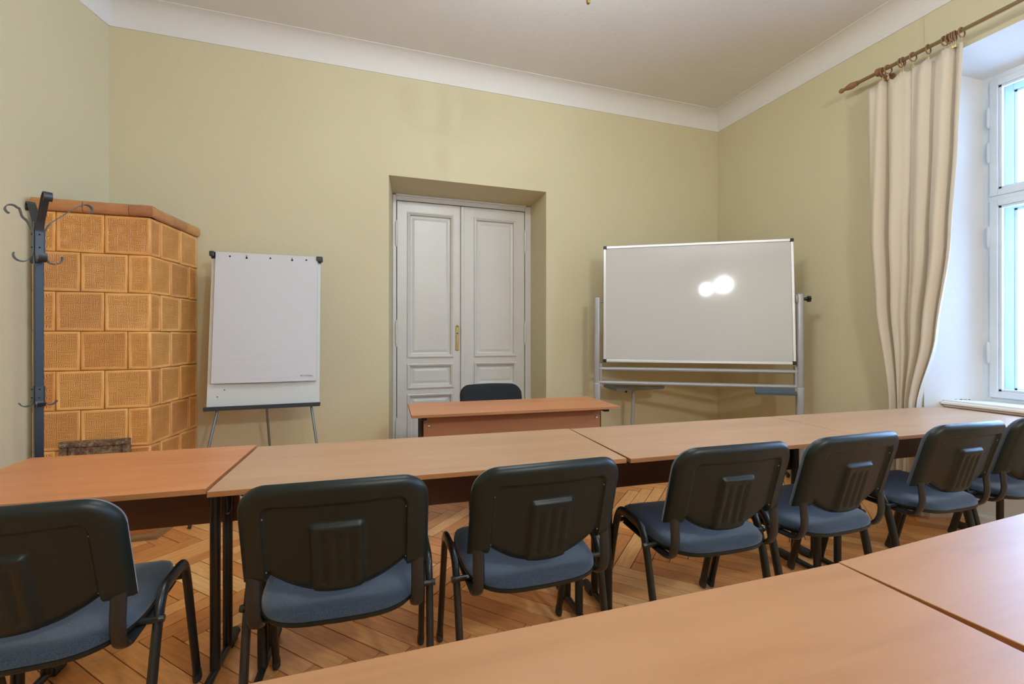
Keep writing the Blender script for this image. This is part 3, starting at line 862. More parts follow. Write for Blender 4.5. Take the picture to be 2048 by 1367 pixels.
# ================================================================== CHAIRS
def build_chair():
    ch = empty('conference_chair', 'x', 'chair')
    HW, ZT, RC = .248, .822, .075
    lean = math.tan(R(15.7))
    def ztop(x):
        ax = abs(x); arch = .010 * (1 - (x / HW) ** 2)
        if ax > HW - RC: return ZT - RC + math.sqrt(max(0, RC * RC - (ax - (HW - RC)) ** 2)) + arch
        return ZT + arch
    def zbot(x):
        ax = abs(x)
        if ax > .187: return .540
        if ax > .178: return .540 + .018 * (.187 - ax) / .009
        return .492 + .066 * (ax / .178) ** 2.1
    def yc(x, z):                                   # centre surface
        return -(z - .545) * lean - .012 + .030 * (x / HW) ** 2 * 1.0 - .02 * 0
    NX, NZ = 96, 66
    def sst(a, b_, v):
        t = min(1, max(0, (v - a) / (b_ - a))); return t * t * (3 - 2 * t)
    def edge(x, z):
        ax = abs(x); d = min(HW - ax, ztop(x) - z if ax < HW - RC else 9, z - zbot(x) if ax < .187 else z - .540)
        if ax > HW - RC and z > ZT - RC: d = min(d, RC - math.hypot(ax - (HW - RC), z - (ZT - RC) - .010 * (1 - (x / HW) ** 2)))
        return max(0, d)
    def rear(x, z):
        d = edge(x, z); t = .026 * math.sqrt(max(0, 1 - (1 - min(1, d / .030)) ** 2))
        # recessed field
        fx = sst(.1855, .181, abs(x)); fz = sst(.7675, .763, z - .006 * (1 - (x / HW) ** 2))
        cr = math.hypot(max(0, abs(x) - .160), max(0, z - .745)); fr = sst(.0255, .0205, cr)
        fld = min(fx, fz, fr)
        t -= .0120 * fld * sst(.0, .02, d + .02)
        # raised grip block with three grooves
        bx = sst(.072, .062, abs(x)); bz = sst(.714, .700, z)
        blk = bx * bz
        t += .0150 * blk * sst(-.001, .012, d + .004)
        for gx in (-.036, 0, .036):
            if .525 < z < .685:
                t -= .0060 * sst(.0095, .003, abs(x - gx)) * sst(.685, .674, z) * sst(.525, .533, z)
        return t
    def surf(sign):
        """rear plastic shell (sign -1) or front fabric pad (+1) as a closed skin"""
        bm = B(); gridA = []; gridB = []
        for i in range(NX + 1):
            u = -1 + 2 * i / NX; x = HW * (math.sin(u * PI / 2) * .35 + u * .65)
            # refine near steps
            zb, zt = zbot(x), ztop(x); ra, rb_ = [], []
            for k in range(NZ + 1):
                v = k / NZ; z = zb + (zt - zb) * (v * .75 + .25 * (.5 - .5 * math.cos(PI * v)))
                y = yc(x, z)
                if sign < 0: ya = y - rear(x, z); yb_ = y
                else:
                    d = edge(x, z); ya = y + .028 * math.sqrt(max(0, 1 - (1 - min(1, d / .028)) ** 2)); yb_ = y + .0005
                ra.append(bm.verts.new((x, ya, z))); rb_.append(bm.verts.new((x, yb_, z)))
            gridA.append(ra); gridB.append(rb_)
        for i in range(NX):
            for k in range(NZ):
                bm.faces.new((gridA[i][k], gridA[i + 1][k], gridA[i + 1][k + 1], gridA[i][k + 1]))
                if k == 0: bm.faces.new((gridB[i][0], gridB[i + 1][0], gridA[i + 1][0], gridA[i][0]))
        # back of the skin, coarse
        for i in range(NX):
            bm.faces.new((gridB[i][NZ], gridB[i + 1][NZ], gridB[i + 1][0], gridB[i][0]))
        bmesh.ops.remove_doubles(bm, verts=bm.verts, dist=2e-5)
        bmesh.ops.recalc_face_normals(bm, faces=bm.faces)
        return bm
    back = mesh_obj('backrest', surf(-1), M['black_plastic'], ch, True, 60)
    mesh_obj('back_cushion', surf(1), M['fabric'], ch, True, 60)
    for x in (-.1835, .1835):
        for z in (.575, .735):
            bm = B(); y = yc(x, z) - .0185; bmesh.ops.create_uvsphere(bm, u_segments=8, v_segments=5, radius=.0028, matrix=Matrix.Translation((x, y, z)))
            mesh_obj('rivet', bm, M['grey_dark'], back, True)
    # seat
    def seat_skin(z_of, inset, flip=False):
        rows = []; n = 28
        return rows
    SW, Y0, Y1 = .232, -.030, .425
    def outline(n=72):
        pts = []
        for k in range(n):
            a = 2 * PI * k / n; c, s = math.cos(a), math.sin(a)
            x = SW * math.copysign(abs(c) ** .42, c); y = math.copysign(abs(s) ** .55, s)
            yy = (Y0 + Y1) / 2 + (Y1 - Y0) / 2 * y
            if y < 0: x *= 1 - .10 * (-y) ** 2                # narrower, rounder at the rear
            pts.append((x, yy))
        return pts
    OUT = outline(); cy = (Y0 + Y1) / 2
    def zs(x, y):
        t = (y - Y0) / (Y1 - Y0)
        z = .446 + .022 * t - .030 * sst(.82, 1.02, t) + .010 * (x / SW) ** 2 + .012 * sst(.25, 0, t) * .0
        return z - .010 * math.exp(-((t - .35) / .3) ** 2)
    def skin(layers, m, name):
        bm = B(); rings = []
        for sc, off, bulge in layers:
            rings.append([bm.verts.new((x * sc, cy + (y - cy) * sc, zs(x * sc, cy + (y - cy) * sc) + off)) for x, y in OUT])
        for a, b_ in zip(rings, rings[1:]):
            n = len(a)
            for j in range(n): bm.faces.new((a[j], a[(j + 1) % n], b_[(j + 1) % n], b_[j]))
        bm.faces.new(rings[0]); bm.faces.new(rings[-1])
        bmesh.ops.triangulate(bm, faces=[f for f in bm.faces if len(f.verts) > 4])
        bmesh.ops.recalc_face_normals(bm, faces=bm.faces)
        return mesh_obj(name, bm, m, ch, True, 50)
    seat = skin([(.15, .016, 0), (.5, .015, 0), (.78, .013, 0), (.9, .010, 0), (.965, .003, 0), (.992, -.008, 0), (.992, -.016, 0), (.5, -.016, 0)], M['fabric'], 'seat_cushion')
    skin([(.5, -.0165, 0), (.985, -.0165, 0), (1.0, -.018, 0), (1.0, -.026, 0), (.985, -.031, 0), (.86, -.040, 0), (.4, -.046, 0)], M['black_plastic'], 'seat_pan')
    # side frames: rear leg, level top bar, front leg in one bent oval tube
    for sx in (-1, 1):
        X = sx * .262; Xf = sx * .258
        front_leg = smooth_path([(X, .215, .487), (X, .305, .487), (Xf, .345, .41), (Xf, .446, .012)], {1: .055, 2: .05}, 8)
        rear_leg = smooth_path([(X, .215, .487), (X, .135, .487), (X, .098, .40), (Xf, .012, .012)], {1: .06, 2: .08}, 8)
        for nm, pts in (('front_leg', front_leg), ('rear_leg', rear_leg)):
            bm = B(); tube(bm, pts, .0118, .0185, side=(1, 0, 0), seg=14, caps=True)
            lg = mesh_obj('leg', bm, M['black_metal'], ch, True, 50)
            e = Vector(pts[-1]); d = (Vector(pts[-2]) - e).normalized()
            bm = B(); tube(bm, [e - d * .0, e + d * .028], .0135, .0202, side=(1, 0, 0), seg=12)
            for v in bm.verts: v.co.z = max(v.co.z, 0.0)
            mesh_obj('foot_cap', bm, M['rubber'], lg, True, 50)
    # rail under the seat and cross tubes
    bm = B()
    tube(bm, [(-.262, .342, .425), (.262, .342, .425)], .0095, seg=10)
    tube(bm, [(-.272, .097, .424), (.272, .097, .424)], .0095, seg=10)
    for sx in (-1, 1): tube(bm, [(sx * .268, .097, .424), (sx * .280, .097, .424)], .0125, seg=12, taper=[1, .75])
    mesh_obj('seat_rail', bm, M['black_metal'], ch, True, 50)
    for sx in (-1, 1):
        bm = B()
        p = [(sx * .214, .33, .415), (sx * .214, .08, .405), (sx * .216, .010, .408), (sx * .218, -.016, .47), (sx * .218, -.012 - (.58 - .545) * lean + .016, .585)]
        tube(bm, smooth_path(p, {1: .03, 2: .045, 3: .03}, 8), .0185, .0095, side=(1, 0, 0), seg=12)
        mesh_obj('back_support', bm, M['black_metal'], ch, True, 50)
    return ch
chair0 = build_chair()
CH = [(-.793, 1.429, -.3, 'black chair at the left edge, back to the camera, half out of frame'),
      (-.050, 1.392, -3.5, 'black backed chair second from the left, its backrest squarely facing the camera'),
      (.567, 1.369, .2, 'black backed chair third from the left, below the front of the teacher desk'),
      (1.289, 1.362, -2.9, 'black backed chair below the whiteboard, middle of the row of seven'),
      (1.871, 1.345, .2, 'blue seated chair below the right post of the whiteboard'),
      (2.589, 1.350, -1.9, 'blue seated chair in front of the curtain, second from the right'),
      (3.163, 1.345, -.3, 'blue seated chair under the window, cut off by the right edge')]
for i, (x, y, r_, lab) in enumerate(CH):
    c = chair0 if i == 0 else copy_tree(chair0)
    c.location = (x, y, 0); c.rotation_euler = (0, 0, R(r_))
    c['label'] = lab; c['group'] = 'conference chairs along the second row of tables'
c = copy_tree(chair0); c.location = (.985, 3.40, 0); c.rotation_euler = (0, 0, R(180 - 2)); c['label'] = 'black chair behind the teacher desk, its rounded back seen in front of the white door'
if 'group' in c: del c['group']
M['charcoal'] = mat('charcoal_fabric', (.020, .024, .027), .9, spec=.2)
for q in c.children:
    if q.name.startswith('back_cushion'): q.data = q.data.copy(); q.data.materials[0] = M['charcoal']

# ================================================================== FLIPCHART
fc = empty('flipchart', 'tripod flipchart easel with white paper pad beside the tiled stove', 'flipchart', (-.605, 3.53, 0), R(1.0))
T0, T1 = .735, 1.775      # bottom and top of the board
tilt = .135
def fy(z): return (z - T0) / (T1 - T0) * tilt
def fboard(name, x0, x1, z0, z1, off, th, m, parent, bev=.002, nx=2, curve=0):
    bm = B(); n = 14
    rows = []
    for k in range(n + 1):
        z = z0 + (z1 - z0) * k / n; row = []
        for i in range(nx + 1):
            x = x0 + (x1 - x0) * i / nx
            b_ = curve * math.sin(PI * (1 - k / n) / 2) ** 3 * math.sin(PI * i / nx)
            row.append((x, fy(z) + off - b_, z))
        rows.append(row)
    fr = [[bm.verts.new(p) for p in r_] for r_ in rows]
    bk = [[bm.verts.new((p[0], p[1] + th, p[2])) for p in r_] for r_ in rows]
    for k in range(n):
        for i in range(nx):
            bm.faces.new((fr[k][i], fr[k][i + 1], fr[k + 1][i + 1], fr[k + 1][i])); bm.faces.new((bk[k][i + 1], bk[k][i], bk[k + 1][i], bk[k + 1][i + 1]))
        bm.faces.new((bk[k][0], fr[k][0], fr[k + 1][0], bk[k + 1][0])); bm.faces.new((fr[k][nx], bk[k][nx], bk[k + 1][nx], fr[k + 1][nx]))
    for i in range(nx):
        bm.faces.new((bk[0][i], bk[0][i + 1], fr[0][i + 1], fr[0][i])); bm.faces.new((fr[n][i], fr[n][i + 1], bk[n][i + 1], bk[n][i]))
    bmesh.ops.recalc_face_normals(bm, faces=bm.faces)
    return mesh_obj(name, bm, m, parent, nx > 2, 30)
board = fboard('board', -.345, .345, T0, T1, -.006, .012, M['flipboard'], fc)
pad = fboard('paper_pad', -.318, .326, .892, 1.786, -.034, .018, M['paper'], fc, nx=16, curve=.012)
fboard('back_sheet', -.322, .330, .895, 1.780, -.014, .004, M['paper'], fc)
bm = B(); box(bm, (-.35, fy(T1) - .012, T1 - .035), (.35, fy(T1) + .016, T1 + .012), .004)
clamp = mesh_obj('clamp_rail', bm, M['navy'], fc)
for s in (-1, 1):
    bm = B(); box(bm, (s * .337 - .018, fy(T1) - .045, T1 - .022), (s * .337 + .018 + s * .006, fy(T1) + .02, T1 + .014), .006, 3)
    mesh_obj('end_cap', bm, M['navy'], fc)
bm = B(); box(bm, (-.352, -.052, T0 - .02), (.352, .012, T0 - .004), .003); box(bm, (-.352, -.056, T0 - .02), (.352, -.050, T0 + .008), .002)
mesh_obj('pen_tray', bm, M['navy'], fc)
for x, big in ((-.232, 0), (-.13, 1), (.018, 0), (.158, 1), (.252, 0)):
    bm = B(); z = 1.758 - (.006 if big else 0); y = fy(z) - .0345
    tube(bm, [(x, y - .0006, z), (x, y + .002, z)], .0062 if not big else .007, seg=14)
    if big: box(bm, (x - .002, y - .003, z), (x + .002, y + .001, z + .018), .001)
    mesh_obj('punch_hole', bm, M['black_hole'], pad)
for x, z in ((-.285, .845), (-.25 - .075, .80)):
    bm = B(); tube(bm, [(x + .04, fy(z) - .0068, z), (x + .04, fy(z) - .004, z)], .004, seg=10); mesh_obj('screw', bm, M['black_hole'], board)
tx = bpy.data.curves.new('print', 'FONT'); tx.body = '\u25a0 FLIP BOARDS'; tx.size = .0115; tx.extrude = .0003
tmp = bpy.data.objects.new('print_source', tx); COL.objects.link(tmp)
bpy.context.view_layer.update()
tme = bpy.data.meshes.new_from_object(tmp.evaluated_get(bpy.context.evaluated_depsgraph_get()))
bpy.data.objects.remove(tmp)
to = bpy.data.objects.new('printed_line', tme); COL.objects.link(to); to.parent = fc
tme.materials.clear(); tme.materials.append(M['ink']); zt_ = .925
to.location = (.222, fy(zt_) - .0345 - .012 * math.sin(PI * (1 - (zt_ - .892) / .894) / 2) ** 3 * math.sin(PI * .86) - .0012, zt_); to.rotation_euler = (R(90) - math.atan(tilt / (T1 - T0)), 0, 0)
for a, b_ in (((-.285, .03, T0 - .0), (-.40, -.155, .0)), ((.285, .03, T0), (.40, -.155, .0)), ((0, .03, T0 + .05), (0.005, .34, .0))):
    bm = B(); A, Bv = Vector(a), Vector(b_); tube(bm, [A, A.lerp(Bv, .985)], .0085, seg=12); lg = mesh_obj('leg', bm, M['grey_dark'], fc, True, 50)
    bm = B(); tube(bm, [A.lerp(Bv, .96), Vector((Bv.x, Bv.y, .002))], .0105, seg=12)
    for v in bm.verts: v.co.z = max(0, v.co.z)
    mesh_obj('foot_cap', bm, M['rubber'], lg, True, 50)

# ================================================================== WHITEBOARD ON A SWIVEL STAND
wa, wb_ = Vector((2.033, 3.536)), Vector((3.307, 2.749))
wd = (wb_ - wa).normalized(); wc = (wa + wb_) / 2
wb = empty('whiteboard', 'large whiteboard in aluminium frame on a grey swivel stand across the right corner', 'whiteboard', (wc.x, wc.y, 0), math.atan2(wd.y, wd.x))
WL = (wb_ - wa).length; Z0, Z1, ZP = .978, 1.990, 1.50
tilt_w = R(-3.4)
piv = empty('swivel_board', loc=(0, 0, ZP)); piv.parent = wb; 
bm = B(); box(bm, (-WL / 2 + .012, -.006, Z0 + .012 - ZP), (WL / 2 - .012, .008, Z1 - .012 - ZP)); o_ = mesh_obj('writing_surface', bm, M['whiteboard'], wb)
def tilted(o): o.location = (0, 0, ZP); o.rotation_euler = (tilt_w, 0, 0); return o
bpy.data.objects.remove(piv)
tilted(o_)
bm = B(); h = Z1 - Z0
for lo, hi in (((-WL / 2, -.012, Z0 - ZP), (WL / 2, .012, Z0 - ZP + .022)), ((-WL / 2, -.012, Z1 - ZP - .022), (WL / 2, .012, Z1 - ZP)),
               ((-WL / 2, -.012, Z0 - ZP + .02), (-WL / 2 + .022, .012, Z1 - ZP - .02)), ((WL / 2 - .022, -.012, Z0 - ZP + .02), (WL / 2, .012, Z1 - ZP - .02))):
    box(bm, lo, hi, .003)
tilted(mesh_obj('board_frame', bm, M['alu'], wb))
for sx in (-1, 1):
    for z in (Z0 - ZP, Z1 - ZP):
        bm = B(); zz = -1 if z < 0 else 1
        box(bm, (sx * (WL / 2 + .002) - (.03 if sx > 0 else 0), -.0145, z - (.028 if zz > 0 else .002)), (sx * (WL / 2 + .002) + (.03 if sx < 0 else 0), .0145, z + (.028 if zz < 0 else .002)), .006, 3)
        tilted(mesh_obj('corner_cap', bm, M['black_plastic'], wb))
PXL, PXR = -.79, .79
for sx, x in ((-1, -.803), (1, .788)):
    bm = B(); box(bm, (x - .0245, -.018, .30), (x + .0245, .018, 1.545), .012, 3)
    box(bm, (x - .020, -.014, 1.545), (x + .020, .014, 1.549), .002)
    post = mesh_obj('post', bm, M['grey_paint'], wb, True, 40)
    bm = B(); box(bm, (x - .0285, -.022, .05), (x + .0285, .022, .80), .013, 3)
    mesh_obj('lower_post', bm, M['grey_paint'], wb, True, 40)
    bm = B(); box(bm, (x - sx * .042, -.019, .760), (x - sx * .022, .019, .965), .004); mesh_obj('rail_bracket', bm, M['grey_paint'], wb)
    bm = B(); box(bm, (x - .022, -.30, .055), (x + .022, .30, .085), .008, 2); ft = mesh_obj('foot', bm, M['grey_dark'], wb)
    for s in (-1, 1):
        bm = B(); tube(bm, [(x - .010, s * .27, .027), (x + .010, s * .27, .027)], .027, seg=16); box(bm, (x - .006, s * .27 - .01, .03), (x + .006, s * .27 + .01, .058), .002)
        mesh_obj('castor', bm, M['rubber'], ft, True, 40)
for z in (.92, .800):
    bm = B(); tube(bm, [(-.785, -.004, z), (.765, -.004, z)], .0172, seg=14); mesh_obj('cross_rail', bm, M['grey_paint'], wb, True, 40)
bm = B(); tube(bm, [(-.785, 0, ZP), (-.745, 0, ZP)], .006, seg=10); mesh_obj('pivot_pin', bm, M['grey_dark'], wb, True, 40)
bm = B(); lathe(bm, [(.032, -.006), (.034, 0), (.032, .006)], (.757, -.002, ZP), 'x', 24); mesh_obj('friction_disc', bm, M['grey_paint'], wb, True, 30)
bm = B(); lathe(bm, [(.010, 0), (.013, .012), (.013, .028), (.011, .03)], (.812, 0, ZP), 'x', 16)
kn = bmesh.ops.create_cone(bm, cap_ends=True, segments=48, radius1=.026, radius2=.026, depth=.02, matrix=Matrix.Translation((.852, 0, ZP)) @ Matrix.Rotation(PI / 2, 4, 'Y'))
for v in kn['verts']:
    a = math.atan2(v.co.z - ZP, v.co.y); r_ = math.hypot(v.co.y, v.co.z - ZP)
    if r_ > .01:
        k = .88 + .14 * math.cos(6 * a); v.co.y *= k; v.co.z = ZP + (v.co.z - ZP) * k
mesh_obj('locking_knob', bm, M['black_plastic'], wb, True, 40)
bm = B()
pr = [(-.012, .010), (-.012, -.028), (-.030, -.048), (-.075, -.052), (-.078, -.040), (-.034, -.036), (-.020, -.022), (-.018, .010)]
prism(bm, [(y, .790 + z) for y, z in pr], .455, .745, axis='x'); mesh_obj('pen_tray', bm, M['tray_blue'], wb)

# small stand with a tray behind the whiteboard
st = empty('tray_stand', 'slim grey pole stand with a dark shallow tray behind the whiteboard', 'stand', (2.388, 3.62, 0), 0)
bm = B(); prism(bm, [(-.245, .10), (-.245, -.055), (-.22, -.075), (.26, -.075), (.30, -.055), (.235, .10)], .726, .734)
for v in bm.verts: v.co.z += v.co.y * .10
mesh_obj('tray', bm, M['tray_olive'], st)
bm = B()
for a, b_ in (((-.245, .10), (-.22, -.075)), ((-.22, -.075), (.27, -.075)), ((.29, -.06), (.235, .10)), ((-.245, .10), (.235, .10))):
    d = Vector((b_[0] - a[0], b_[1] - a[1], 0))
    strip(bm, [(a[0], a[1], .738 + a[1] * .1), (b_[0], b_[1], .738 + b_[1] * .1)], .026, .005, (0, 0, 1))
mesh_obj('tray_rim', bm, M['tray_olive'], st)
bm = B(); tube(bm, [(.005, 0, .725), (-.02, .0, .05)], .0165, seg=14); mesh_obj('pole', bm, M['grey_paint'], st, True, 40)
bm = B(); box(bm, (-.085, -.012, .690), (-.068, .004, .722), .003); mesh_obj('clamp', bm, M['black_plastic'], st)
for k in range(3):
    a = R(90 + 120 * k); bm = B(); tube(bm, [(-.02, 0, .06), (-.02 + .22 * math.cos(a), .22 * math.sin(a), .014)], .011, seg=10); mesh_obj('leg', bm, M['grey_paint'], st, True, 40)

# ================================================================== COAT STAND
cs = empty('coat_stand', 'dark metal coat stand with curled hooks in front of the tiled stove', 'coat stand', (-1.289, 2.491, 0), R(38))
PR = .0145
bm = B(); box(bm, (-PR, -PR, .012), (PR, PR, 1.690), .002); mesh_obj('pole', bm, M['iron_pole'], cs)
bm = B(); box(bm, (-PR, -PR, 1.690), (PR, PR, 1.695), .001); mesh_obj('pole_cap', bm, M['iron'], cs)
def arc(cx, cz, r_, a0, a1, n=10): return [(cx + r_ * math.cos(R(a0 + (a1 - a0) * k / n)), cz + r_ * math.sin(R(a0 + (a1 - a0) * k / n))) for k in range(n + 1)]
for k in range(4):
    a = PI / 2 * k; d = Vector((math.cos(a), math.sin(a), 0)); sd = Vector((-math.sin(a), math.cos(a), 0))
    rch, tz = ((.155, 1.806), (.135, 1.803), (.078, 1.752), (.135, 1.800))[k]
    prof = [(.012 + r2, z2) for r2, z2 in arc(.036, 1.548, .026, 20, -150, 12)]
    top = arc(rch, tz - .020, .019, -70, 150, 12)
    pr = prof[:-1] + [(PR + .003, 1.560), (PR + .003, 1.655), (.034, 1.695), (rch * .62, tz - .045), (rch - .022, tz - .010)] + top[::-1]
    pts = smooth_path([tuple(d * q[0])[:2] + (q[1],) for q in pr], .008, 2)
    bm = B(); strip(bm, pts, .027, .0034, sd)
    hk = mesh_obj('hook', bm, M['iron'], cs, True, 35)
    for z in (1.585, 1.640):
        bm = B(); bmesh.ops.create_uvsphere(bm, u_segments=8, v_segments=5, radius=.0035, matrix=Matrix.Translation(d * (PR + .005) + Vector((0, 0, z))))
        mesh_obj('screw', bm, M['black_hole'], hk, True)
    pr = [(PR + .0025, .998), (PR + .0025, .935)] + [(PR + .0025 + .020 + q[0], q[1]) for q in arc(0, .935, .020, 180, 350, 10)]
    bm = B(); strip(bm, [tuple(d * q[0])[:2] + (q[1],) for q in pr], .026, .0032, sd)
    hk = mesh_obj('small_hook', bm, M['iron'], cs, True, 35)
    for z in (.985, .950):
        bm = B(); bmesh.ops.create_uvsphere(bm, u_segments=8, v_segments=5, radius=.003, matrix=Matrix.Translation(d * (PR + .005) + Vector((0, 0, z))))
        mesh_obj('screw', bm, M['black_hole'], hk, True)
    bm = B(); tube(bm, smooth_path([tuple(d * .012)[:2] + (.10,), tuple(d * .05)[:2] + (.06,), tuple(d * .20)[:2] + (.012,), tuple(d * .24)[:2] + (.012,)], .03, 4), .010, .006, side=(0, 0, 1), seg=8)
    mesh_obj('foot', bm, M['iron'], cs, True, 40)

# ================================================================== CURTAIN, ROD, RINGS
RX, RZ = 3.475, 3.062
rod = empty('curtain_rod', 'bronze coloured curtain rod with turned wooden finial over the window', 'curtain rod', (RX, 0, RZ))
bm = B(); tube(bm, [(0, 2.40, 0), (0, -.2, 0)], .0125, seg=16); mesh_obj('rod', bm, M['rod'], rod, True, 40)
bm = B(); lathe(bm, [(.016, 2.375), (.020, 2.385), (.017, 2.395), (.022, 2.405), (.0235, 2.425), (.018, 2.450), (.011, 2.470), (.012, 2.478), (.017, 2.486), (.018, 2.496), (.012, 2.507), (.002, 2.510)], (0, 0, 0), 'y', 20)
mesh_obj('finial', bm, M['ringwood'], rod, True, 40)
for yb_ in (2.232, .35):
    bm = B(); lathe(bm, [(.016, yb_ - .02), (.026, yb_ - .014), (.028, yb_), (.026, yb_ + .012), (.016, yb_ + .02)], (0, 0, 0), 'y', 20)
    tube(bm, [(.01, yb_, -.01), (.05, yb_, -.02), (XR - RX, yb_, -.02)], .012, seg=12)
    lathe(bm, [(.03, XR - RX - .012), (.034, XR - RX - .004), (.034, XR - RX)], (0, yb_, -.02), 'x', 18)
    mesh_obj('wall_bracket', bm, M['ringwood'], rod, True, 40)
ring_y = [2.206, 2.172, 2.094, 2.080, 2.022, 1.937, 1.850, 1.829, 1.818, 1.807, 1.796, 1.765]
r0 = None
for i, y in enumerate(ring_y):
    if r0 is None:
        r0 = empty('curtain_ring', 'brown wooden curtain ring with a brass clip on the rod above the curtain', 'curtain ring', (RX, y, RZ - .0125), 0, 'curtain rings above the curtain')
        bm = B(); n = 26; pts = []
        RR = .0290
        rings = []
        for j in range(n):
            a = 2 * PI * j / n; c = Vector((math.cos(a) * RR, 0, math.sin(a) * RR)); e = Vector((math.cos(a), 0, math.sin(a)))
            rings.append([bm.verts.new(c + (e * math.cos(b2) + Vector((0, 1, 0)) * math.sin(b2)) * .0042) for b2 in [2 * PI * q / 8 for q in range(8)]])
        for j in range(n):
            for q in range(8): bm.faces.new((rings[j][q], rings[j][(q + 1) % 8], rings[(j + 1) % n][(q + 1) % 8], rings[(j + 1) % n][q]))
        bmesh.ops.recalc_face_normals(bm, faces=bm.faces)
        rg = mesh_obj('ring', bm, M['ringwood'], r0, True)
        bm = B(); tube(bm, [(0, 0, -.031), (0, 0, -.056)], .0024, seg=6); box(bm, (-.0045, -.006, -.070), (.0045, .006, -.050), .002)
        mesh_obj('clip', bm, M['clip'], r0, True, 40)
        cur = r0
    else: cur = copy_tree(r0)
    cur.location = (RX, y, RZ - .0125); cur.rotation_euler = (0, 0, R(random.uniform(-14, 14)))
    cur['label'] = 'brown wooden curtain ring with brass clip, %s from the finial end of the rod' % ('first', 'second', 'third', 'fourth', 'fifth', 'sixth', 'seventh', 'eighth', 'ninth', 'tenth', 'eleventh', 'twelfth')[i]

def curtain():
    """gathered panel: even folds at the rod, drawn together towards the floor"""
    bm = B(); NXc, NZc = 170, 46; z1, z0 = RZ - .074, .012
    def yl(t):   # left edge (t=0 top .. 1 bottom)
        z = z1 + (z0 - z1) * t
        pts = [(3.0, 2.318), (1.9, 2.300), (1.45, 2.262), (.75, 2.152), (.30, 2.165), (0, 2.20)]
        return interp(pts, z)
    def yr(t):
        z = z1 + (z0 - z1) * t
        pts = [(3.0, 1.745), (2.4, 1.765), (1.8, 1.800), (1.2, 1.880), (.75, 1.988), (.30, 1.992), (0, 1.995)]
        return interp(pts, z)
    def interp(pts, z):
        if z >= pts[0][0]: return pts[0][1]
        for (za, a), (zb, b_) in zip(pts, pts[1:]):
            if zb <= z <= za:
                t = (za - z) / (za - zb); t = t * t * (3 - 2 * t) * .5 + t * .5; return a + (b_ - a) * t
        return pts[-1][1]
    grid = []
    for k in range(NZc + 1):
        t = k / NZc; row = []
        z = z1 + (z0 - z1) * t
        A = .026 + .022 * min(1, t * 3) 
        wall = .060 * min(1, max(0, (1.75 - z) / 1.0))            # drawn back against the wall behind the table
        for i in range(NXc + 1):
            u = i / NXc
            ph = u * 4.5 * 2 * PI + .75 * math.sin(u * 7 + .4) + .35 * math.sin(2.3 * u + t * 2.2) + .4
            s_ = math.sin(ph); s_ = math.copysign(abs(s_) ** .8, s_)
            amp = A * (.70 + .40 * math.sin(u * 9 + .6))
            x = s_ * amp + .006 * math.sin(ph * 2.7 + 1.5 + t * 3) * (1 - .4 * t) + .003 * math.sin(u * 60 + t * 9)
            y = yl(t) + (yr(t) - yl(t)) * (u + .030 * math.cos(ph) * (1 - .2 * t))
            x = min(x, .105)
            y *= (RX + wall) / RX
            sag = 0
            if t < .06:                                            # the heading droops between the clips
                near = min(abs(y - q) for q in ring_y); sag = -.030 * min(1, near / .035) * (1 - t / .06)
            row.append(bm.verts.new((min(RX + .002 + x + wall, XR - .008 if z > .1 else XR - .03), y, z + sag)))
        grid.append(row)
    for k in range(NZc):
        for i in range(NXc): bm.faces.new((grid[k][i], grid[k][i + 1], grid[k + 1][i + 1], grid[k + 1][i]))
    bmesh.ops.recalc_face_normals(bm, faces=bm.faces)
    o = mesh_obj('curtain', bm, M['curtain'], None, True)
    md = o.modifiers.new('thickness', 'SOLIDIFY'); md.thickness = .002
    return tag(o, 'beige linen curtain gathered at the left side of the window', 'curtain')
curtain()

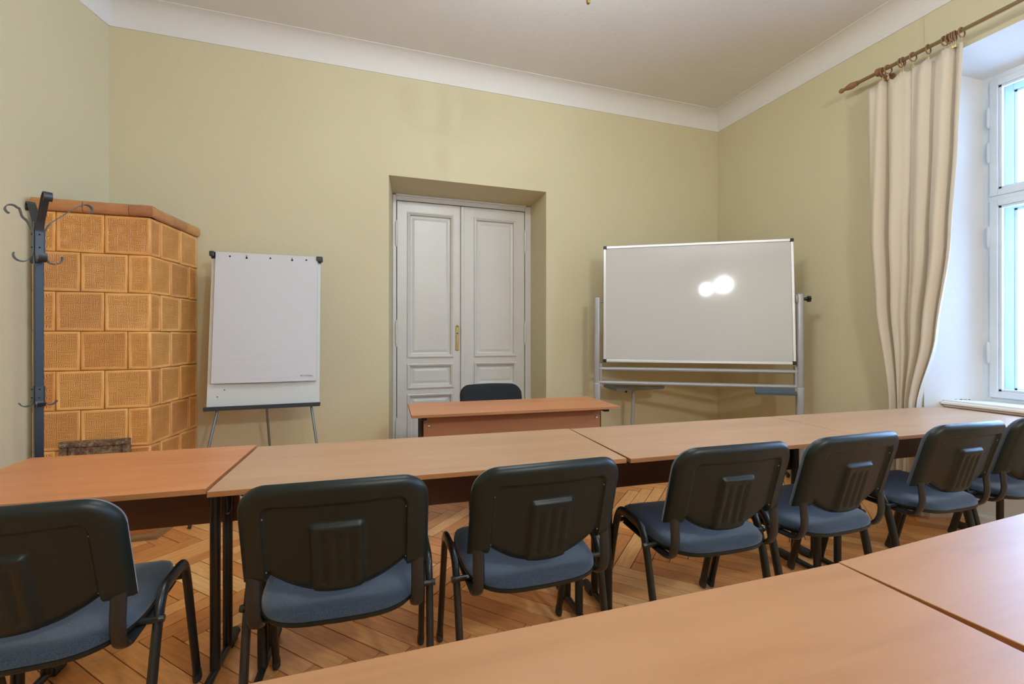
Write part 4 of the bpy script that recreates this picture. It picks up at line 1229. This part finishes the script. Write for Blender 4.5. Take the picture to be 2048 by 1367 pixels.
# ================================================================== CEILING LAMPS
def bulb_mesh_mat():
    m = bpy.data.materials.new('warm_bulb'); m.use_nodes = True
    b = m.node_tree.nodes['Principled BSDF']; b.inputs['Base Color'].default_value = (.9, .85, .75, 1)
    b.inputs['Emission Color'].default_value = (1, .8, .55, 1); b.inputs['Emission Strength'].default_value = 6
    return m
M['bulb'] = bulb_mesh_mat()
def chandelier(x, y, tip, label, power, arms=5, turn=20):
    ch = empty('chandelier', label, 'ceiling lamp', (x, y, tip), R(turn))
    bm = B(); lathe(bm, [(.001, 0), (.007, .004), (.009, .012), (.008, .03), (.012, .05), (.026, .07), (.034, .095), (.022, .12), (.012, .14), (.012, .24), (.024, .26), (.024, .28), (.010, .30), (.008, .32)], (0, 0, 0), 'z', 20)
    mesh_obj('stem', bm, M['brass'], ch, True, 40)
    bm = B(); tube(bm, [(0, 0, .31), (0, 0, CEIL - tip - .02)], .005, seg=8); lathe(bm, [(.012, CEIL - tip - .09), (.05, CEIL - tip - .03), (.055, CEIL - tip)], (0, 0, 0), 'z', 20)
    mesh_obj('hanger', bm, M['brass'], ch, True, 40)
    for k in range(arms):
        a = 2 * PI * k / arms; c, s = math.cos(a), math.sin(a)
        bm = B(); p = smooth_path([(c * .02, s * .02, .27), (c * .11, s * .11, .23), (c * .20, s * .20, .27), (c * .21, s * .21, .33)], .06, 6)
        tube(bm, p, .006, seg=8); lathe(bm, [(.008, .32), (.03, .328), (.032, .335), (.016, .338), (.014, .375), (.002, .377)], (c * .21, s * .21, 0), 'z', 16)
        arm = mesh_obj('arm', bm, M['brass'], ch, True, 40)
        bm = B(); lathe(bm, [(.010, .375), (.019, .395), (.022, .415), (.015, .445), (.003, .470)], (c * .21, s * .21, 0), 'z', 14)
        mesh_obj('bulb', bm, M['bulb'], arm, True)
        l = bpy.data.lights.new('bulb_light', 'POINT'); l.energy = power * (1 if arms > 2 else (1.55, .45)[k]); l.color = LAMP_C; l.shadow_soft_size = .04 if arms > 2 else .09
        lo = bpy.data.objects.new('bulb_light', l); COL.objects.link(lo); lo.parent = ch; lo.location = (c * .21, s * .21, .53)
    return ch
chandelier(.906, 1.70, 2.585, 'brass chandelier above the middle tables, only its tip in the picture', LAMP_W)
chandelier(1.04, -1.60, 2.15, 'brass chandelier behind the camera position', LAMP_W * 6.2, 2, 25)
